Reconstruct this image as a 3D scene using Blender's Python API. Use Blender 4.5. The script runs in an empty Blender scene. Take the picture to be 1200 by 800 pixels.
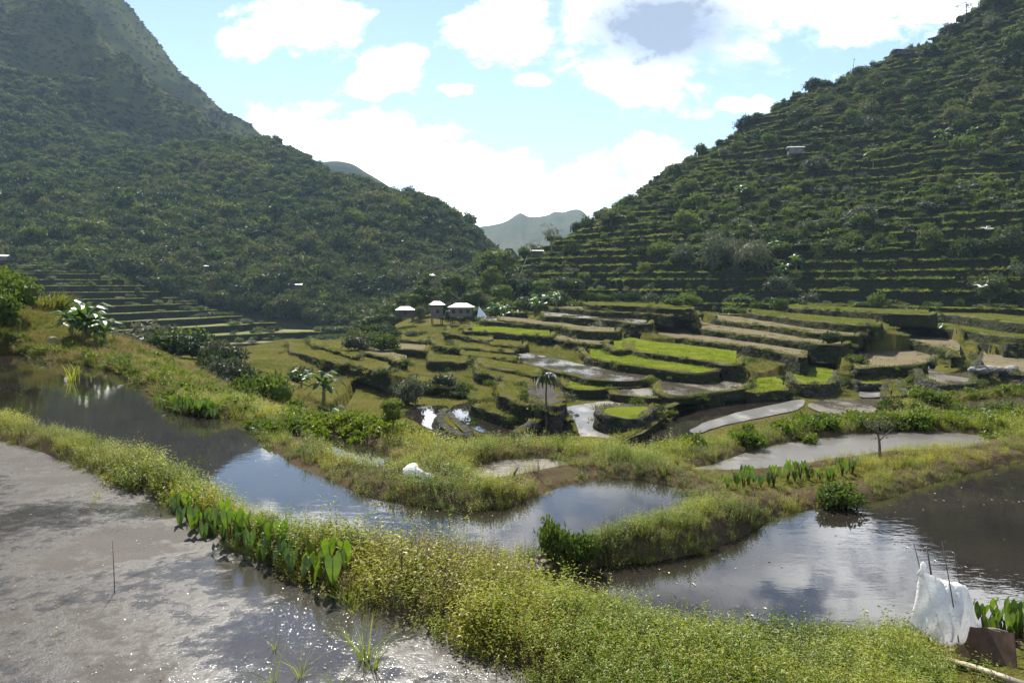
import bpy, math, random
import numpy as np
from mathutils import Vector, Matrix, Euler

random.seed(7); RNG = np.random.default_rng(7)
sc = bpy.context.scene
C = sc.collection
R = math.radians

# ------------------------------------------------------------------ camera
PITCH = R(4.2)
CP, SP = math.cos(PITCH), math.sin(PITCH)
cam = bpy.data.objects.new('camera', bpy.data.cameras.new('camera'))
C.objects.link(cam)
cam.data.lens = 27; cam.data.sensor_width = 36
cam.data.clip_start = 0.05; cam.data.clip_end = 20000
cam.location = (0, 0, 0); cam.rotation_euler = (R(90) - PITCH, 0, 0)
sc.camera = cam
sc.view_settings.view_transform = 'Standard'
sc.view_settings.look = 'None'
sc.view_settings.exposure = 1.52
sc.view_settings.gamma = 1.0

# survey helpers: a sight line from the eye and where it meets a level or a distance
def ray(px, py):
    u = (px - 600) / 900; v = (400 - py) / 900
    return u, CP + v * SP, -SP + v * CP
def Pz(px, py, z):
    r = ray(px, py); s = z / r[2]
    return (r[0] * s, r[1] * s, z)
def Pd(px, py, d):
    r = ray(px, py); s = d / r[1]
    return (r[0] * s, d, r[2] * s)

# ------------------------------------------------------------------ noise
def _h(ix, iy, seed):
    n = (ix.astype(np.int64) * 374761393 + iy.astype(np.int64) * 668265263 + seed * 974711) & 0x7fffffff
    n = ((n ^ (n >> 13)) * 1274126177) & 0x7fffffff
    return ((n ^ (n >> 16)) & 0xffff) / 65535.0
def vnoise(x, y, seed=0):
    x = np.asarray(x, float); y = np.asarray(y, float)
    ix = np.floor(x); iy = np.floor(y); fx = x - ix; fy = y - iy
    fx = fx * fx * (3 - 2 * fx); fy = fy * fy * (3 - 2 * fy)
    a = _h(ix, iy, seed); b = _h(ix + 1, iy, seed); c = _h(ix, iy + 1, seed); d = _h(ix + 1, iy + 1, seed)
    return (a + (b - a) * fx) * (1 - fy) + (c + (d - c) * fx) * fy
def fbm(x, y, scale, octs=4, seed=0, ridged=False):
    t = 0; amp = 1; tot = 0
    for k in range(octs):
        n = vnoise(np.asarray(x) / scale, np.asarray(y) / scale, seed + k * 17)
        if ridged: n = 1 - np.abs(2 * n - 1)
        t = t + n * amp; tot += amp; amp *= .5; scale *= .5
    return t / tot * 2 - 1        # -1..1
def sstep(a, b, x):
    t = np.clip((x - a) / (b - a), 0, 1); return t * t * (3 - 2 * t)

def catmull(pts, n=6, closed=False):
    pts = [np.array(p, float) for p in pts]; L = len(pts); out = []
    rng = range(L) if closed else range(L - 1)
    for i in rng:
        if closed: p0, p1, p2, p3 = (pts[(i + k) % L] for k in (-1, 0, 1, 2))
        else: p0, p1, p2, p3 = pts[max(i - 1, 0)], pts[i], pts[i + 1], pts[min(i + 2, L - 1)]
        for k in range(n):
            t = k / n
            out.append(.5 * ((2 * p1) + (-p0 + p2) * t + (2 * p0 - 5 * p1 + 4 * p2 - p3) * t * t + (-p0 + 3 * p1 - 3 * p2 + p3) * t ** 3))
    if not closed: out.append(pts[-1])
    return np.array(out)

def sdf(poly, X, Y, margin=3.0):
    """signed distance to a closed polygon (N,2): negative inside; far points get margin"""
    out = np.full(X.shape, margin)
    lo = poly.min(0) - margin; hi = poly.max(0) + margin
    m = (X > lo[0]) & (X < hi[0]) & (Y > lo[1]) & (Y < hi[1])
    x = X[m]; y = Y[m]
    if x.size == 0: return out
    d2 = np.full(x.shape, 1e9); ins = np.zeros(x.shape, bool)
    n = len(poly)
    for i in range(n):
        ax, ay = poly[i]; bx, by = poly[(i + 1) % n]
        ex, ey = bx - ax, by - ay; l2 = ex * ex + ey * ey + 1e-12
        t = np.clip(((x - ax) * ex + (y - ay) * ey) / l2, 0, 1)
        d2 = np.minimum(d2, (x - ax - t * ex) ** 2 + (y - ay - t * ey) ** 2)
        if ay != by:
            c = ((ay > y) != (by > y)) & (x < (bx - ax) * (y - ay) / (by - ay) + ax)
            ins ^= c
    d = np.sqrt(d2); out[m] = np.minimum(np.where(ins, -d, d), margin)
    return out

# ------------------------------------------------------------------ materials
def nt(m): m.use_nodes = True; t = m.node_tree; t.nodes.clear(); return t
def link(t, a, b): t.links.new(a, b)
def ramp(t, fac, stops):
    r = t.nodes.new('ShaderNodeValToRGB'); e = r.color_ramp.elements
    while len(e) < len(stops): e.new(.5)
    for k, (p, c) in enumerate(stops): e[k].position = p; e[k].color = (*c, 1)
    link(t, fac, r.inputs[0]); return r.outputs[0]
def math_(t, op, a, b=None, clamp=False):
    n = t.nodes.new('ShaderNodeMath'); n.operation = op; n.use_clamp = clamp
    for i, v in enumerate((a, b)):
        if v is None: continue
        if isinstance(v, (int, float)): n.inputs[i].default_value = v
        else: link(t, v, n.inputs[i])
    return n.outputs[0]
def noise_(t, vec, scale, detail=4, rough=.55, dist=0.0):
    n = t.nodes.new('ShaderNodeTexNoise'); n.inputs['Scale'].default_value = scale
    n.inputs['Detail'].default_value = detail; n.inputs['Roughness'].default_value = rough; n.inputs['Distortion'].default_value = dist
    link(t, vec, n.inputs['Vector']); return n.outputs['Fac']
def mixc(t, fac, a, b):
    n = t.nodes.new('ShaderNodeMix'); n.data_type = 'RGBA'
    if isinstance(fac, (int, float)): n.inputs[0].default_value = fac
    else: link(t, fac, n.inputs[0])
    for i, v in ((6, a), (7, b)):
        if isinstance(v, tuple): n.inputs[i].default_value = (*v, 1)
        else: link(t, v, n.inputs[i])
    return n.outputs[2]
def bump_(t, h, strength, dist):
    b = t.nodes.new('ShaderNodeBump'); b.inputs['Strength'].default_value = strength; b.inputs['Distance'].default_value = dist
    link(t, h, b.inputs['Height']); return b.outputs[0]
def pos_(t):
    return t.nodes.new('ShaderNodeNewGeometry').outputs['Position']
def principled(t, **kw):
    b = t.nodes.new('ShaderNodeBsdfPrincipled'); o = t.nodes.new('ShaderNodeOutputMaterial')
    link(t, b.outputs[0], o.inputs['Surface'])
    for k, v in kw.items():
        k = {'color': 'Base Color', 'rough': 'Roughness', 'spec': 'Specular IOR Level', 'metal': 'Metallic', 'normal': 'Normal', 'ior': 'IOR'}[k]
        if isinstance(v, tuple): b.inputs[k].default_value = (*v, 1)
        elif isinstance(v, (int, float)): b.inputs[k].default_value = v
        else: link(t, v, b.inputs[k])
    return b, o

def mat_leaf(name, cols, transl=.35, rough=.45, spec=.35, nscale=.15, per_plant=.35):
    """foliage: colour differs per leaf, per plant and in broad patches; light passes through the leaves"""
    m = bpy.data.materials.new(name); t = nt(m)
    geo = t.nodes.new('ShaderNodeNewGeometry'); oi = t.nodes.new('ShaderNodeObjectInfo')
    a = math_(t, 'MULTIPLY', geo.outputs['Random Per Island'], .80 - per_plant)
    b = math_(t, 'MULTIPLY', oi.outputs['Random'], per_plant)
    nz = math_(t, 'ADD', math_(t, 'MULTIPLY', math_(t, 'SUBTRACT', noise_(t, geo.outputs['Position'], nscale, 4), .5), 1.7), .35)
    f = math_(t, 'SUBTRACT', math_(t, 'ADD', math_(t, 'ADD', a, b), nz), .25, True)
    k = len(cols) - 1
    col = ramp(t, f, [(i / k, c) for i, c in enumerate(cols)])
    p = t.nodes.new('ShaderNodeBsdfPrincipled'); link(t, col, p.inputs['Base Color'])
    p.inputs['Roughness'].default_value = rough; p.inputs['Specular IOR Level'].default_value = spec
    tr = t.nodes.new('ShaderNodeBsdfTranslucent')
    hs = t.nodes.new('ShaderNodeHueSaturation'); hs.inputs['Saturation'].default_value = 1.1; hs.inputs['Value'].default_value = 1.3
    link(t, col, hs.inputs['Color']); link(t, hs.outputs[0], tr.inputs['Color'])
    mx = t.nodes.new('ShaderNodeMixShader'); mx.inputs[0].default_value = transl
    link(t, p.outputs[0], mx.inputs[1]); link(t, tr.outputs[0], mx.inputs[2])
    o = t.nodes.new('ShaderNodeOutputMaterial'); link(t, mx.outputs[0], o.inputs['Surface'])
    return m
def mat_ground(name, cols, scale=.5, bs=12, bstr=.6, bd=.05, rough=.95):
    m = bpy.data.materials.new(name); t = nt(m); P = pos_(t)
    f = math_(t, 'ADD', math_(t, 'MULTIPLY', noise_(t, P, scale, 5), .75), math_(t, 'MULTIPLY', noise_(t, P, scale * 14, 4, .7), .45))
    f = math_(t, 'SUBTRACT', f, .1, True)
    k = len(cols) - 1
    col = ramp(t, f, [(.15 + .7 * i / k, c) for i, c in enumerate(cols)])
    d_ = t.nodes.new('ShaderNodeBsdfDiffuse'); link(t, col, d_.inputs[0]); link(t, bump_(t, noise_(t, P, bs, 5, .7), bstr, bd), d_.inputs['Normal'])
    o = t.nodes.new('ShaderNodeOutputMaterial'); link(t, d_.outputs[0], o.inputs[0])
    return m
def mat_plain(name, col, rough=.6, metal=0.0, var=.25, scale=3.0, spec=.4, bstr=.2, bd=.01, stretch=None):
    m = bpy.data.materials.new(name); t = nt(m)
    tc = t.nodes.new('ShaderNodeTexCoord'); v = tc.outputs['Object']
    if stretch:
        mp = t.nodes.new('ShaderNodeMapping'); mp.inputs['Scale'].default_value = stretch; link(t, v, mp.inputs[0]); v = mp.outputs[0]
    n = noise_(t, v, scale, 5, .65)
    dark = tuple(c * (1 - var) for c in col); lite = tuple(min(1, c * (1 + var)) for c in col)
    principled(t, color=ramp(t, n, [(.3, dark), (.7, lite)]), rough=rough, metal=metal, spec=spec, normal=bump_(t, n, bstr, bd))
    return m
def mat_wall(name, stone, moss, vs=2.2, mosslo=.45, mosshi=.6):
    """retaining wall: piled stone and earth with moss and trailing grass"""
    m = bpy.data.materials.new(name); t = nt(m); P = pos_(t)
    mp = t.nodes.new('ShaderNodeMapping'); mp.inputs['Scale'].default_value = (1, 1, 1.6); link(t, P, mp.inputs[0])
    vo = t.nodes.new('ShaderNodeTexVoronoi'); vo.inputs['Scale'].default_value = vs; link(t, mp.outputs[0], vo.inputs['Vector'])
    sep = t.nodes.new('ShaderNodeSeparateColor'); link(t, vo.outputs['Color'], sep.inputs[0])
    st = ramp(t, sep.outputs[0], [(0, tuple(c * .5 for c in stone)), (1, tuple(c * 1.4 for c in stone))])
    ms = ramp(t, noise_(t, P, 3, 5, .7), [(.3, tuple(c * .5 for c in moss)), (.7, moss)])
    mk = ramp(t, noise_(t, P, .55, 5, .65), [(mosslo, (0, 0, 0)), (mosshi, (1, 1, 1))])
    h = math_(t, 'ADD', math_(t, 'MULTIPLY', vo.outputs['Distance'], -1.0), math_(t, 'MULTIPLY', noise_(t, P, 8, 4), .6))
    principled(t, color=mixc(t, mk, st, ms), rough=.9, spec=.05, normal=bump_(t, h, .9, .15))
    return m
def mat_water(name, deep, rough=.02, bump=.03, scale=3.0):
    m = bpy.data.materials.new(name); t = nt(m); P = pos_(t)
    mp = t.nodes.new('ShaderNodeMapping'); mp.inputs['Scale'].default_value = (1, 1.8, 1); link(t, P, mp.inputs[0])
    n = math_(t, 'ADD', noise_(t, mp.outputs[0], scale, 2), math_(t, 'MULTIPLY', noise_(t, mp.outputs[0], scale * 5, 2), .25))
    msk = ramp(t, noise_(t, P, .25, 2), [(.42, (.15, .15, .15)), (.62, (1, 1, 1))])
    n = math_(t, 'MULTIPLY', n, msk)
    d = ramp(t, noise_(t, P, .6, 4), [(.3, tuple(c * .7 for c in deep)), (.7, tuple(c * 1.3 for c in deep))])
    principled(t, color=d, rough=rough, spec=.5, ior=1.33, normal=bump_(t, n, 1.0, bump))
    return m
def mat_wet(name, mud, film=(.40, .60), wetrough=.08, dryrough=.5, scale=.35, bd=.02, bs=16, stretch=(1, 1, 1), glint=.0, base_spec=.08):
    """flooded mud: a broken film of water over fine mud, with many tiny tilted wet facets that catch the sun"""
    m = bpy.data.materials.new(name); t = nt(m); P = pos_(t)
    mp = t.nodes.new('ShaderNodeMapping'); mp.inputs['Scale'].default_value = stretch; link(t, P, mp.inputs[0]); V = mp.outputs[0]
    fm = ramp(t, math_(t, 'ADD', noise_(t, V, scale, 5, .6), math_(t, 'MULTIPLY', math_(t, 'SUBTRACT', noise_(t, P, 5, 4, .7), .5), .35)),
              [(film[0], (0, 0, 0)), (film[1], (1, 1, 1))])
    sp = noise_(t, P, 42, 3, .6)
    c = ramp(t, noise_(t, V, .8, 6, .7), [(.3, tuple(k * .75 for k in mud)), (.7, tuple(k * 1.2 for k in mud))])
    c = mixc(t, ramp(t, sp, [(.60, (0, 0, 0)), (.66, (.75, .75, .75))]), c, tuple(k * .35 for k in mud))
    c = mixc(t, math_(t, 'MULTIPLY', fm, .6), c, tuple(k * .3 for k in mud))
    spl = math_(t, 'ADD', math_(t, 'MULTIPLY', fm, .5 - base_spec), base_spec)
    rg = math_(t, 'ADD', math_(t, 'MULTIPLY', fm, wetrough - dryrough), dryrough)
    inv = math_(t, 'SUBTRACT', 1.12, fm)
    h = math_(t, 'MULTIPLY', math_(t, 'ADD', noise_(t, P, bs, 5, .7), math_(t, 'MULTIPLY', noise_(t, P, bs * 4, 3, .6), .4)), inv)
    b, o = principled(t, color=c, rough=rg, spec=spl, ior=1.33, normal=bump_(t, h, 1.0, bd))
    if glint > 0:
        vo = t.nodes.new('ShaderNodeTexVoronoi'); vo.inputs['Scale'].default_value = 52; link(t, P, vo.inputs['Vector'])
        se = t.nodes.new('ShaderNodeSeparateColor'); link(t, vo.outputs['Color'], se.inputs[0])
        hh = math_(t, 'MULTIPLY', noise_(t, P, 80, 2, .5), .7)
        g = t.nodes.new('ShaderNodeBsdfGlossy'); g.inputs['Roughness'].default_value = .12; g.inputs['Color'].default_value = (.30, .30, .30, 1)
        link(t, bump_(t, hh, 1.0, .0045), g.inputs['Normal'])
        near = ramp(t, vo.outputs['Distance'], [(.25, (1, 1, 1)), (.38, (0, 0, 0))])
        sel = ramp(t, se.outputs[0], [(1 - glint, (0, 0, 0)), (1 - glint + .01, (1, 1, 1))])
        patch = ramp(t, noise_(t, P, .9, 3), [(.40, (0, 0, 0)), (.6, (1, 1, 1))])
        fac = math_(t, 'MULTIPLY', math_(t, 'MULTIPLY', near, sel), patch)
        mx = t.nodes.new('ShaderNodeMixShader'); link(t, fac, mx.inputs[0]); link(t, b.outputs[0], mx.inputs[1]); link(t, g.outputs[0], mx.inputs[2])
        link(t, mx.outputs[0], o.inputs['Surface'])
    return m

M = {}
M['soil'] = mat_ground('bank_soil', [(.03, .022, .014), (.06, .045, .028), (.07, .07, .03)], 1.2)
M['grass_ground'] = mat_ground('short_grass', [(.035, .042, .010), (.065, .070, .015), (.095, .092, .024), (.12, .10, .036), (.10, .075, .04)], .16, 5, 1.0, .35)
M['rice_green'] = mat_ground('young_rice', [(.05, .07, .012), (.085, .11, .014), (.13, .15, .02), (.15, .135, .05)], .3, 7, 1.0, .2)
M['stubble'] = mat_ground('mud_stubble', [(.075, .062, .04), (.12, .10, .065), (.13, .12, .06)], .3, 8, .7, .08)
M['forest_floor'] = mat_ground('forest_floor', [(.018, .024, .010), (.035, .042, .016), (.05, .05, .02)], .05, .6, .7, .3)
M['mountain'] = mat_ground('mountain_scrub', [(.020, .030, .010), (.036, .046, .014), (.060, .066, .024), (.080, .074, .036)], .02, .25, .6, .35)
M['far_peak'] = mat_ground('far_mountain', [(.03, .04, .02), (.06, .065, .03), (.10, .09, .05)], .006, .05, .6, 1.5)
M['drained'] = mat_ground('drained_mud', [(.035, .033, .029), (.055, .052, .046), (.08, .075, .065)], .3, 7, .7, .06)
M['rim_path'] = mat_ground('trodden_rim', [(.05, .052, .018), (.09, .085, .035), (.16, .14, .09)], .5, 5, 1.0, .25)
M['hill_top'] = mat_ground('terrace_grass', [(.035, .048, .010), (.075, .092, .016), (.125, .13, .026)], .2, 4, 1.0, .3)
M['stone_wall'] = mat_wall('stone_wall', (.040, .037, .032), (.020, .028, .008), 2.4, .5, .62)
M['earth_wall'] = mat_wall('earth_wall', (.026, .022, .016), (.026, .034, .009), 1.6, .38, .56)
M['pond'] = mat_water('pond_water', (.016, .0135, .011), .012, .0022, 2.2)
M['pond_brown'] = mat_water('pond_water_brown', (.04, .032, .024), .03, .006, 2.5)
M['mud_near'] = mat_wet('flooded_mud', (.060, .053, .046), (.43, .60), .05, .55, .34, .006, 14, (1, 1.4, 1), .34)
M['mud_silver'] = mat_wet('silver_mud', (.17, .155, .135), (.30, .52), .28, .50, .5, .009, 9, (1, .5, 1), .12, .5)
M['mud_wet'] = mat_wet('wet_paddy', (.11, .095, .07), (.42, .55), .07, .42, .28, .008, 6, (1, .45, 1), 0, .28)
M['weed'] = mat_leaf('weed_leaf', [(.055, .105, .009), (.13, .19, .014), (.24, .265, .022), (.32, .28, .045)], .47, .5, .3, .5)
M['weed_green'] = mat_leaf('weed_leaf_green', [(.04, .070, .010), (.08, .115, .014), (.14, .17, .022)], .42, .5, .3, .4)
M['flower'] = mat_leaf('flower_tip', [(.30, .26, .06), (.42, .36, .12), (.50, .42, .28)], .4, .7, .2, 2)
M['stem'] = mat_leaf('weed_stem', [(.07, .05, .02), (.13, .08, .035), (.16, .12, .04)], .2, .6, .3, 1)
M['dry'] = mat_leaf('dry_grass', [(.09, .065, .025), (.15, .115, .045), (.22, .18, .075)], .35, .6, .25, 1)
M['grass'] = mat_leaf('grass_blade', [(.045, .065, .010), (.085, .10, .017), (.14, .14, .028), (.18, .145, .05)], .40, .5, .25, .12)
M['rice_blade'] = mat_leaf('rice_blade', [(.07, .11, .012), (.14, .18, .02), (.24, .24, .04)], .45, .45, .4, .5)
M['taro'] = mat_leaf('taro_leaf', [(.03, .065, .010), (.06, .105, .014), (.11, .16, .022)], .45, .38, .5, 1.2)
M['shrub'] = mat_leaf('shrub_leaf', [(.012, .024, .006), (.03, .05, .010), (.07, .092, .016), (.12, .135, .028)], .30, .65, .10, .06, .6)
M['shrub_lite'] = mat_leaf('shrub_leaf_light', [(.035, .060, .012), (.07, .10, .018), (.12, .15, .03)], .34, .65, .12, .1)
M['shrub_grey'] = mat_leaf('shrub_leaf_grey', [(.035, .045, .022), (.07, .08, .04), (.11, .115, .06)], .25, .6, .2, .1)
M['forest'] = mat_leaf('forest_leaf', [(.016, .030, .010), (.034, .052, .015), (.065, .08, .024), (.11, .115, .038)], .25, .65, .15, .02, .7)
M['banana'] = mat_leaf('banana_leaf', [(.02, .05, .01), (.045, .085, .016), (.10, .14, .03)], .35, .45, .2, .5)
M['palm'] = mat_leaf('palm_leaf', [(.02, .035, .01), (.045, .065, .018)], .25, .4, .5, .5)
M['bark'] = mat_plain('bark', (.10, .08, .06), .9, 0, .4, 8)
M['bamboo'] = mat_plain('bamboo', (.05, .042, .032), .6, 0, .3, 9)
M['bamboo_pale'] = mat_plain('bamboo_pale', (.26, .22, .15), .55, 0, .25, 7, stretch=(1, 1, 6))
M['white_metal'] = mat_plain('pale_roof', (.30, .30, .295), .55, .1, .45, 1.2)
M['rust_metal'] = mat_plain('rusty_roof', (.36, .24, .20), .45, .3, .45, 1.6)
M['plank'] = mat_plain('plank_wall', (.10, .092, .08), .85, 0, .35, 3, stretch=(6, 6, .5))
M['dark_plank'] = mat_plain('dark_plank', (.06, .05, .042), .9, 0, .4, 3, stretch=(6, 6, .5))
M['thatch'] = mat_plain('thatch', (.06, .05, .038), .95, 0, .4, 5, bstr=.8, bd=.1)
M['blue_cloth'] = mat_plain('pale_blue_cloth', (.50, .58, .66), .6, 0, .1, 2)
M['window'] = mat_plain('window_dark', (.02, .02, .022), .15, 0, .2, 2)
M['sheet'] = None
M['board'] = mat_plain('rusty_board', (.085, .048, .030), .75, 0, .5, 5, bstr=.5, bd=.01)
M['egret'] = mat_plain('white_feather', (.8, .8, .78), .7, 0, .06, 8)
M['beak'] = mat_plain('beak', (.30, .20, .05), .5)
M['stone'] = mat_plain('stone', (.16, .15, .135), .85, 0, .4, 6, bstr=.7, bd=.03)
M['debris'] = mat_leaf('floating_debris', [(.05, .04, .02), (.15, .12, .07), (.32, .29, .22)], .1, .5, .4, 2)
m = bpy.data.materials.new('white_sheet'); t = nt(m)
tc = t.nodes.new('ShaderNodeTexCoord'); nn = noise_(t, tc.outputs['Object'], 9, 4)
p_ = t.nodes.new('ShaderNodeBsdfPrincipled'); link(t, ramp(t, nn, [(.25, (.52, .50, .46)), (.45, (.70, .69, .67)), (.7, (.82, .82, .81))]), p_.inputs['Base Color']); p_.inputs['Roughness'].default_value = .45
link(t, bump_(t, math_(t, 'ADD', nn, math_(t, 'MULTIPLY', noise_(t, tc.outputs['Object'], 38, 3, .6), .45)), .9, .05), p_.inputs['Normal'])
tr_ = t.nodes.new('ShaderNodeBsdfTranslucent'); tr_.inputs[0].default_value = (.8, .8, .8, 1)
mx_ = t.nodes.new('ShaderNodeMixShader'); mx_.inputs[0].default_value = .4; link(t, p_.outputs[0], mx_.inputs[1]); link(t, tr_.outputs[0], mx_.inputs[2])
o_ = t.nodes.new('ShaderNodeOutputMaterial'); link(t, mx_.outputs[0], o_.inputs[0]); M['sheet'] = m

# ------------------------------------------------------------------ mesh helpers
def mesh_np(name, V, F, mats, midx=None, smooth=False):
    """mesh from numpy: V (N,3), F = list of index arrays (each (k,3) or (k,4))"""
    me = bpy.data.meshes.new(name)
    F = [f for f in F if len(f)]
    nl = sum(f.size for f in F); nf = sum(len(f) for f in F)
    me.vertices.add(len(V)); me.vertices.foreach_set('co', np.ascontiguousarray(V, np.float32).ravel())
    me.loops.add(nl); me.polygons.add(nf)
    me.loops.foreach_set('vertex_index', np.concatenate([f.ravel() for f in F]).astype(np.int32))
    tot = np.concatenate([np.full(len(f), f.shape[1]) for f in F]); st = np.concatenate([[0], np.cumsum(tot)[:-1]])
    me.polygons.foreach_set('loop_start', st.astype(np.int32))
    if midx is not None: me.polygons.foreach_set('material_index', np.asarray(midx, np.int32))
    if smooth: me.polygons.foreach_set('use_smooth', np.ones(nf, bool))
    for mt in mats: me.materials.append(mt)
    me.update(calc_edges=True); me.validate()
    return me
def ob(name, me, parent=None, label=None, cat=None, group=None, kind=None, loc=None):
    o = bpy.data.objects.new(name, me); C.objects.link(o)
    if parent is not None: o.parent = parent
    if label: o['label'] = label
    if cat: o['category'] = cat
    if group: o['group'] = group
    if kind: o['kind'] = kind
    if loc is not None: o.location = loc
    return o
def thing(name, label, cat, loc, rz=0, group=None):
    o = ob(name, None, None, label, cat, group, None, loc); o.rotation_euler = (0, 0, rz); o.empty_display_size = .2
    return o
def dup(root, loc, rz=0, scale=1.0, label=None, group=None):
    r = root.copy(); C.objects.link(r); r.location = loc; r.rotation_euler = (0, 0, rz)
    r.scale = (scale,) * 3 if isinstance(scale, (int, float)) else scale
    if label: r['label'] = label
    if group: r['group'] = group
    for ch in list(root.children):
        c = ch.copy(); C.objects.link(c); c.parent = r
        for g in ch.children:
            d = g.copy(); C.objects.link(d); d.parent = c
    return r

class MB:
    """collects polygons for one mesh"""
    def __init__(s): s.v = []; s.f = []; s.m = []
    def quad(s, pts, mi=0):
        b = len(s.v); s.v += [tuple(p) for p in pts]; s.f.append(tuple(range(b, b + len(pts)))); s.m.append(mi)
    def leaf(s, base, d, n, L, W, mi=0, droop=.25, fold=0.15):
        """a pointed leaf of two halves along direction d, bent down"""
        d = d.normalized(); side = d.cross(n)
        if side.length < 1e-4: side = d.cross(Vector((1, 0, 0)))
        side.normalize(); up = side.cross(d)
        p0 = base; p1 = base + d * L * .45 + side * W * .5 + up * W * fold; p2 = base + d * L * .45 - side * W * .5 + up * W * fold
        q = base + d * L - up * L * droop
        b = len(s.v); s.v += [tuple(p0), tuple(p1), tuple(q), tuple(p2)]
        s.f.append((b, b + 1, b + 2, b + 3)); s.m.append(mi)
    def blade(s, base, top, W, bend, mi=0, n=3):
        """a narrow grass blade curving towards bend"""
        base = Vector(base); top = Vector(top); side = (top - base).cross(Vector((random.uniform(-1, 1), random.uniform(-1, 1), .1))).normalized()
        prev = None
        for k in range(n + 1):
            f = k / n; c = base.lerp(top, f) + Vector(bend) * f * f; w = W * (1 - f) ** .7 * .5
            if k == n:
                s.quad([prev[0], prev[1], c], mi)
            else:
                cur = (c - side * w, c + side * w)
                if prev: s.quad([prev[0], prev[1], cur[1], cur[0]], mi)
                prev = cur
    def tube(s, pts, rad, mi=0, n=6, cap=True):
        rings = []
        pts = [Vector(p) for p in pts]
        for i, p in enumerate(pts):
            d = (pts[min(i + 1, len(pts) - 1)] - pts[max(i - 1, 0)]).normalized()
            a = d.cross(Vector((.3, .2, 1)) if abs(d.z) < .9 else Vector((1, .1, 0))).normalized(); b = d.cross(a)
            r = rad[i] if hasattr(rad, '__len__') else rad
            b0 = len(s.v)
            for k in range(n):
                an = 2 * math.pi * k / n; s.v.append(tuple(p + (a * math.cos(an) + b * math.sin(an)) * r))
            rings.append(b0)
        for i in range(len(rings) - 1):
            for k in range(n):
                k2 = (k + 1) % n; s.f.append((rings[i] + k, rings[i] + k2, rings[i + 1] + k2, rings[i + 1] + k)); s.m.append(mi)
        if cap:
            s.f.append(tuple(rings[0] + k for k in range(n))[::-1]); s.m.append(mi)
            s.f.append(tuple(rings[-1] + k for k in range(n))); s.m.append(mi)
    def box(s, x0, x1, y0, y1, z0, z1, mi=0):
        b = len(s.v)
        s.v += [(x, y, z) for z in (z0, z1) for x, y in ((x0, y0), (x1, y0), (x1, y1), (x0, y1))]
        for f in ((3, 2, 1, 0), (4, 5, 6, 7), (0, 1, 5, 4), (1, 2, 6, 5), (2, 3, 7, 6), (3, 0, 4, 7)):
            s.f.append(tuple(b + k for k in f)); s.m.append(mi)
    def mesh(s, name, mats, smooth=False):
        me = bpy.data.meshes.new(name); me.from_pydata(s.v, [], s.f)
        for mt in mats: me.materials.append(mt)
        me.polygons.foreach_set('material_index', s.m)
        if smooth: me.polygons.foreach_set('use_smooth', [True] * len(s.f))
        me.update(); return me

def scatter(name, protos, pts, rz, scl, pid, tilt=None):
    """uncountable growth: plants standing at the given points (kind = stuff)"""
    pts = np.asarray(pts, float); n = len(pts)
    me = bpy.data.meshes.new(name); me.vertices.add(n); me.vertices.foreach_set('co', pts.astype(np.float32).ravel())
    a = me.attributes.new('rot', 'FLOAT_VECTOR', 'POINT'); rv = np.zeros((n, 3), np.float32); rv[:, 2] = rz
    if tilt is not None: rv[:, :2] = tilt
    a.data.foreach_set('vector', rv.ravel())
    a = me.attributes.new('scl', 'FLOAT_VECTOR', 'POINT')
    s = np.asarray(scl, np.float32); s = np.repeat(s[:, None], 3, 1) if s.ndim == 1 else s
    a.data.foreach_set('vector', np.ascontiguousarray(s, np.float32).ravel())
    a = me.attributes.new('pid', 'INT', 'POINT'); a.data.foreach_set('value', np.asarray(pid, np.int32))
    o = ob(name, me, kind='stuff')
    g = bpy.data.node_groups.new(name, 'GeometryNodeTree')
    g.interface.new_socket('Geometry', in_out='INPUT', socket_type='NodeSocketGeometry')
    g.interface.new_socket('Geometry', in_out='OUTPUT', socket_type='NodeSocketGeometry')
    N = g.nodes; L = g.links; gi = N.new('NodeGroupInput'); go = N.new('NodeGroupOutput'); jo = N.new('GeometryNodeJoinGeometry')
    def attr(nm, ty):
        q = N.new('GeometryNodeInputNamedAttribute'); q.data_type = ty; q.inputs['Name'].default_value = nm; return q.outputs[0]
    ra = attr('rot', 'FLOAT_VECTOR'); sa = attr('scl', 'FLOAT_VECTOR'); pa = attr('pid', 'INT')
    er = N.new('FunctionNodeEulerToRotation'); L.new(ra, er.inputs[0])
    for k, pm in enumerate(protos):
        po = bpy.data.objects.new(name + '_plant', pm)
        oi = N.new('GeometryNodeObjectInfo'); oi.inputs['Object'].default_value = po; oi.inputs['As Instance'].default_value = True
        ip = N.new('GeometryNodeInstanceOnPoints'); cmp = N.new('FunctionNodeCompare'); cmp.data_type = 'INT'; cmp.operation = 'EQUAL'
        ia = [i for i in cmp.inputs if i.type == 'INT']
        L.new(pa, ia[0]); ia[1].default_value = k
        L.new(gi.outputs[0], ip.inputs['Points']); L.new(cmp.outputs[0], ip.inputs['Selection']); L.new(oi.outputs['Geometry'], ip.inputs['Instance'])
        L.new(er.outputs[0], ip.inputs['Rotation']); L.new(sa, ip.inputs['Scale']); L.new(ip.outputs[0], jo.inputs[0])
    L.new(jo.outputs[0], go.inputs[0])
    md = o.modifiers.new('growth', 'NODES'); md.node_group = g
    return o

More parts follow.
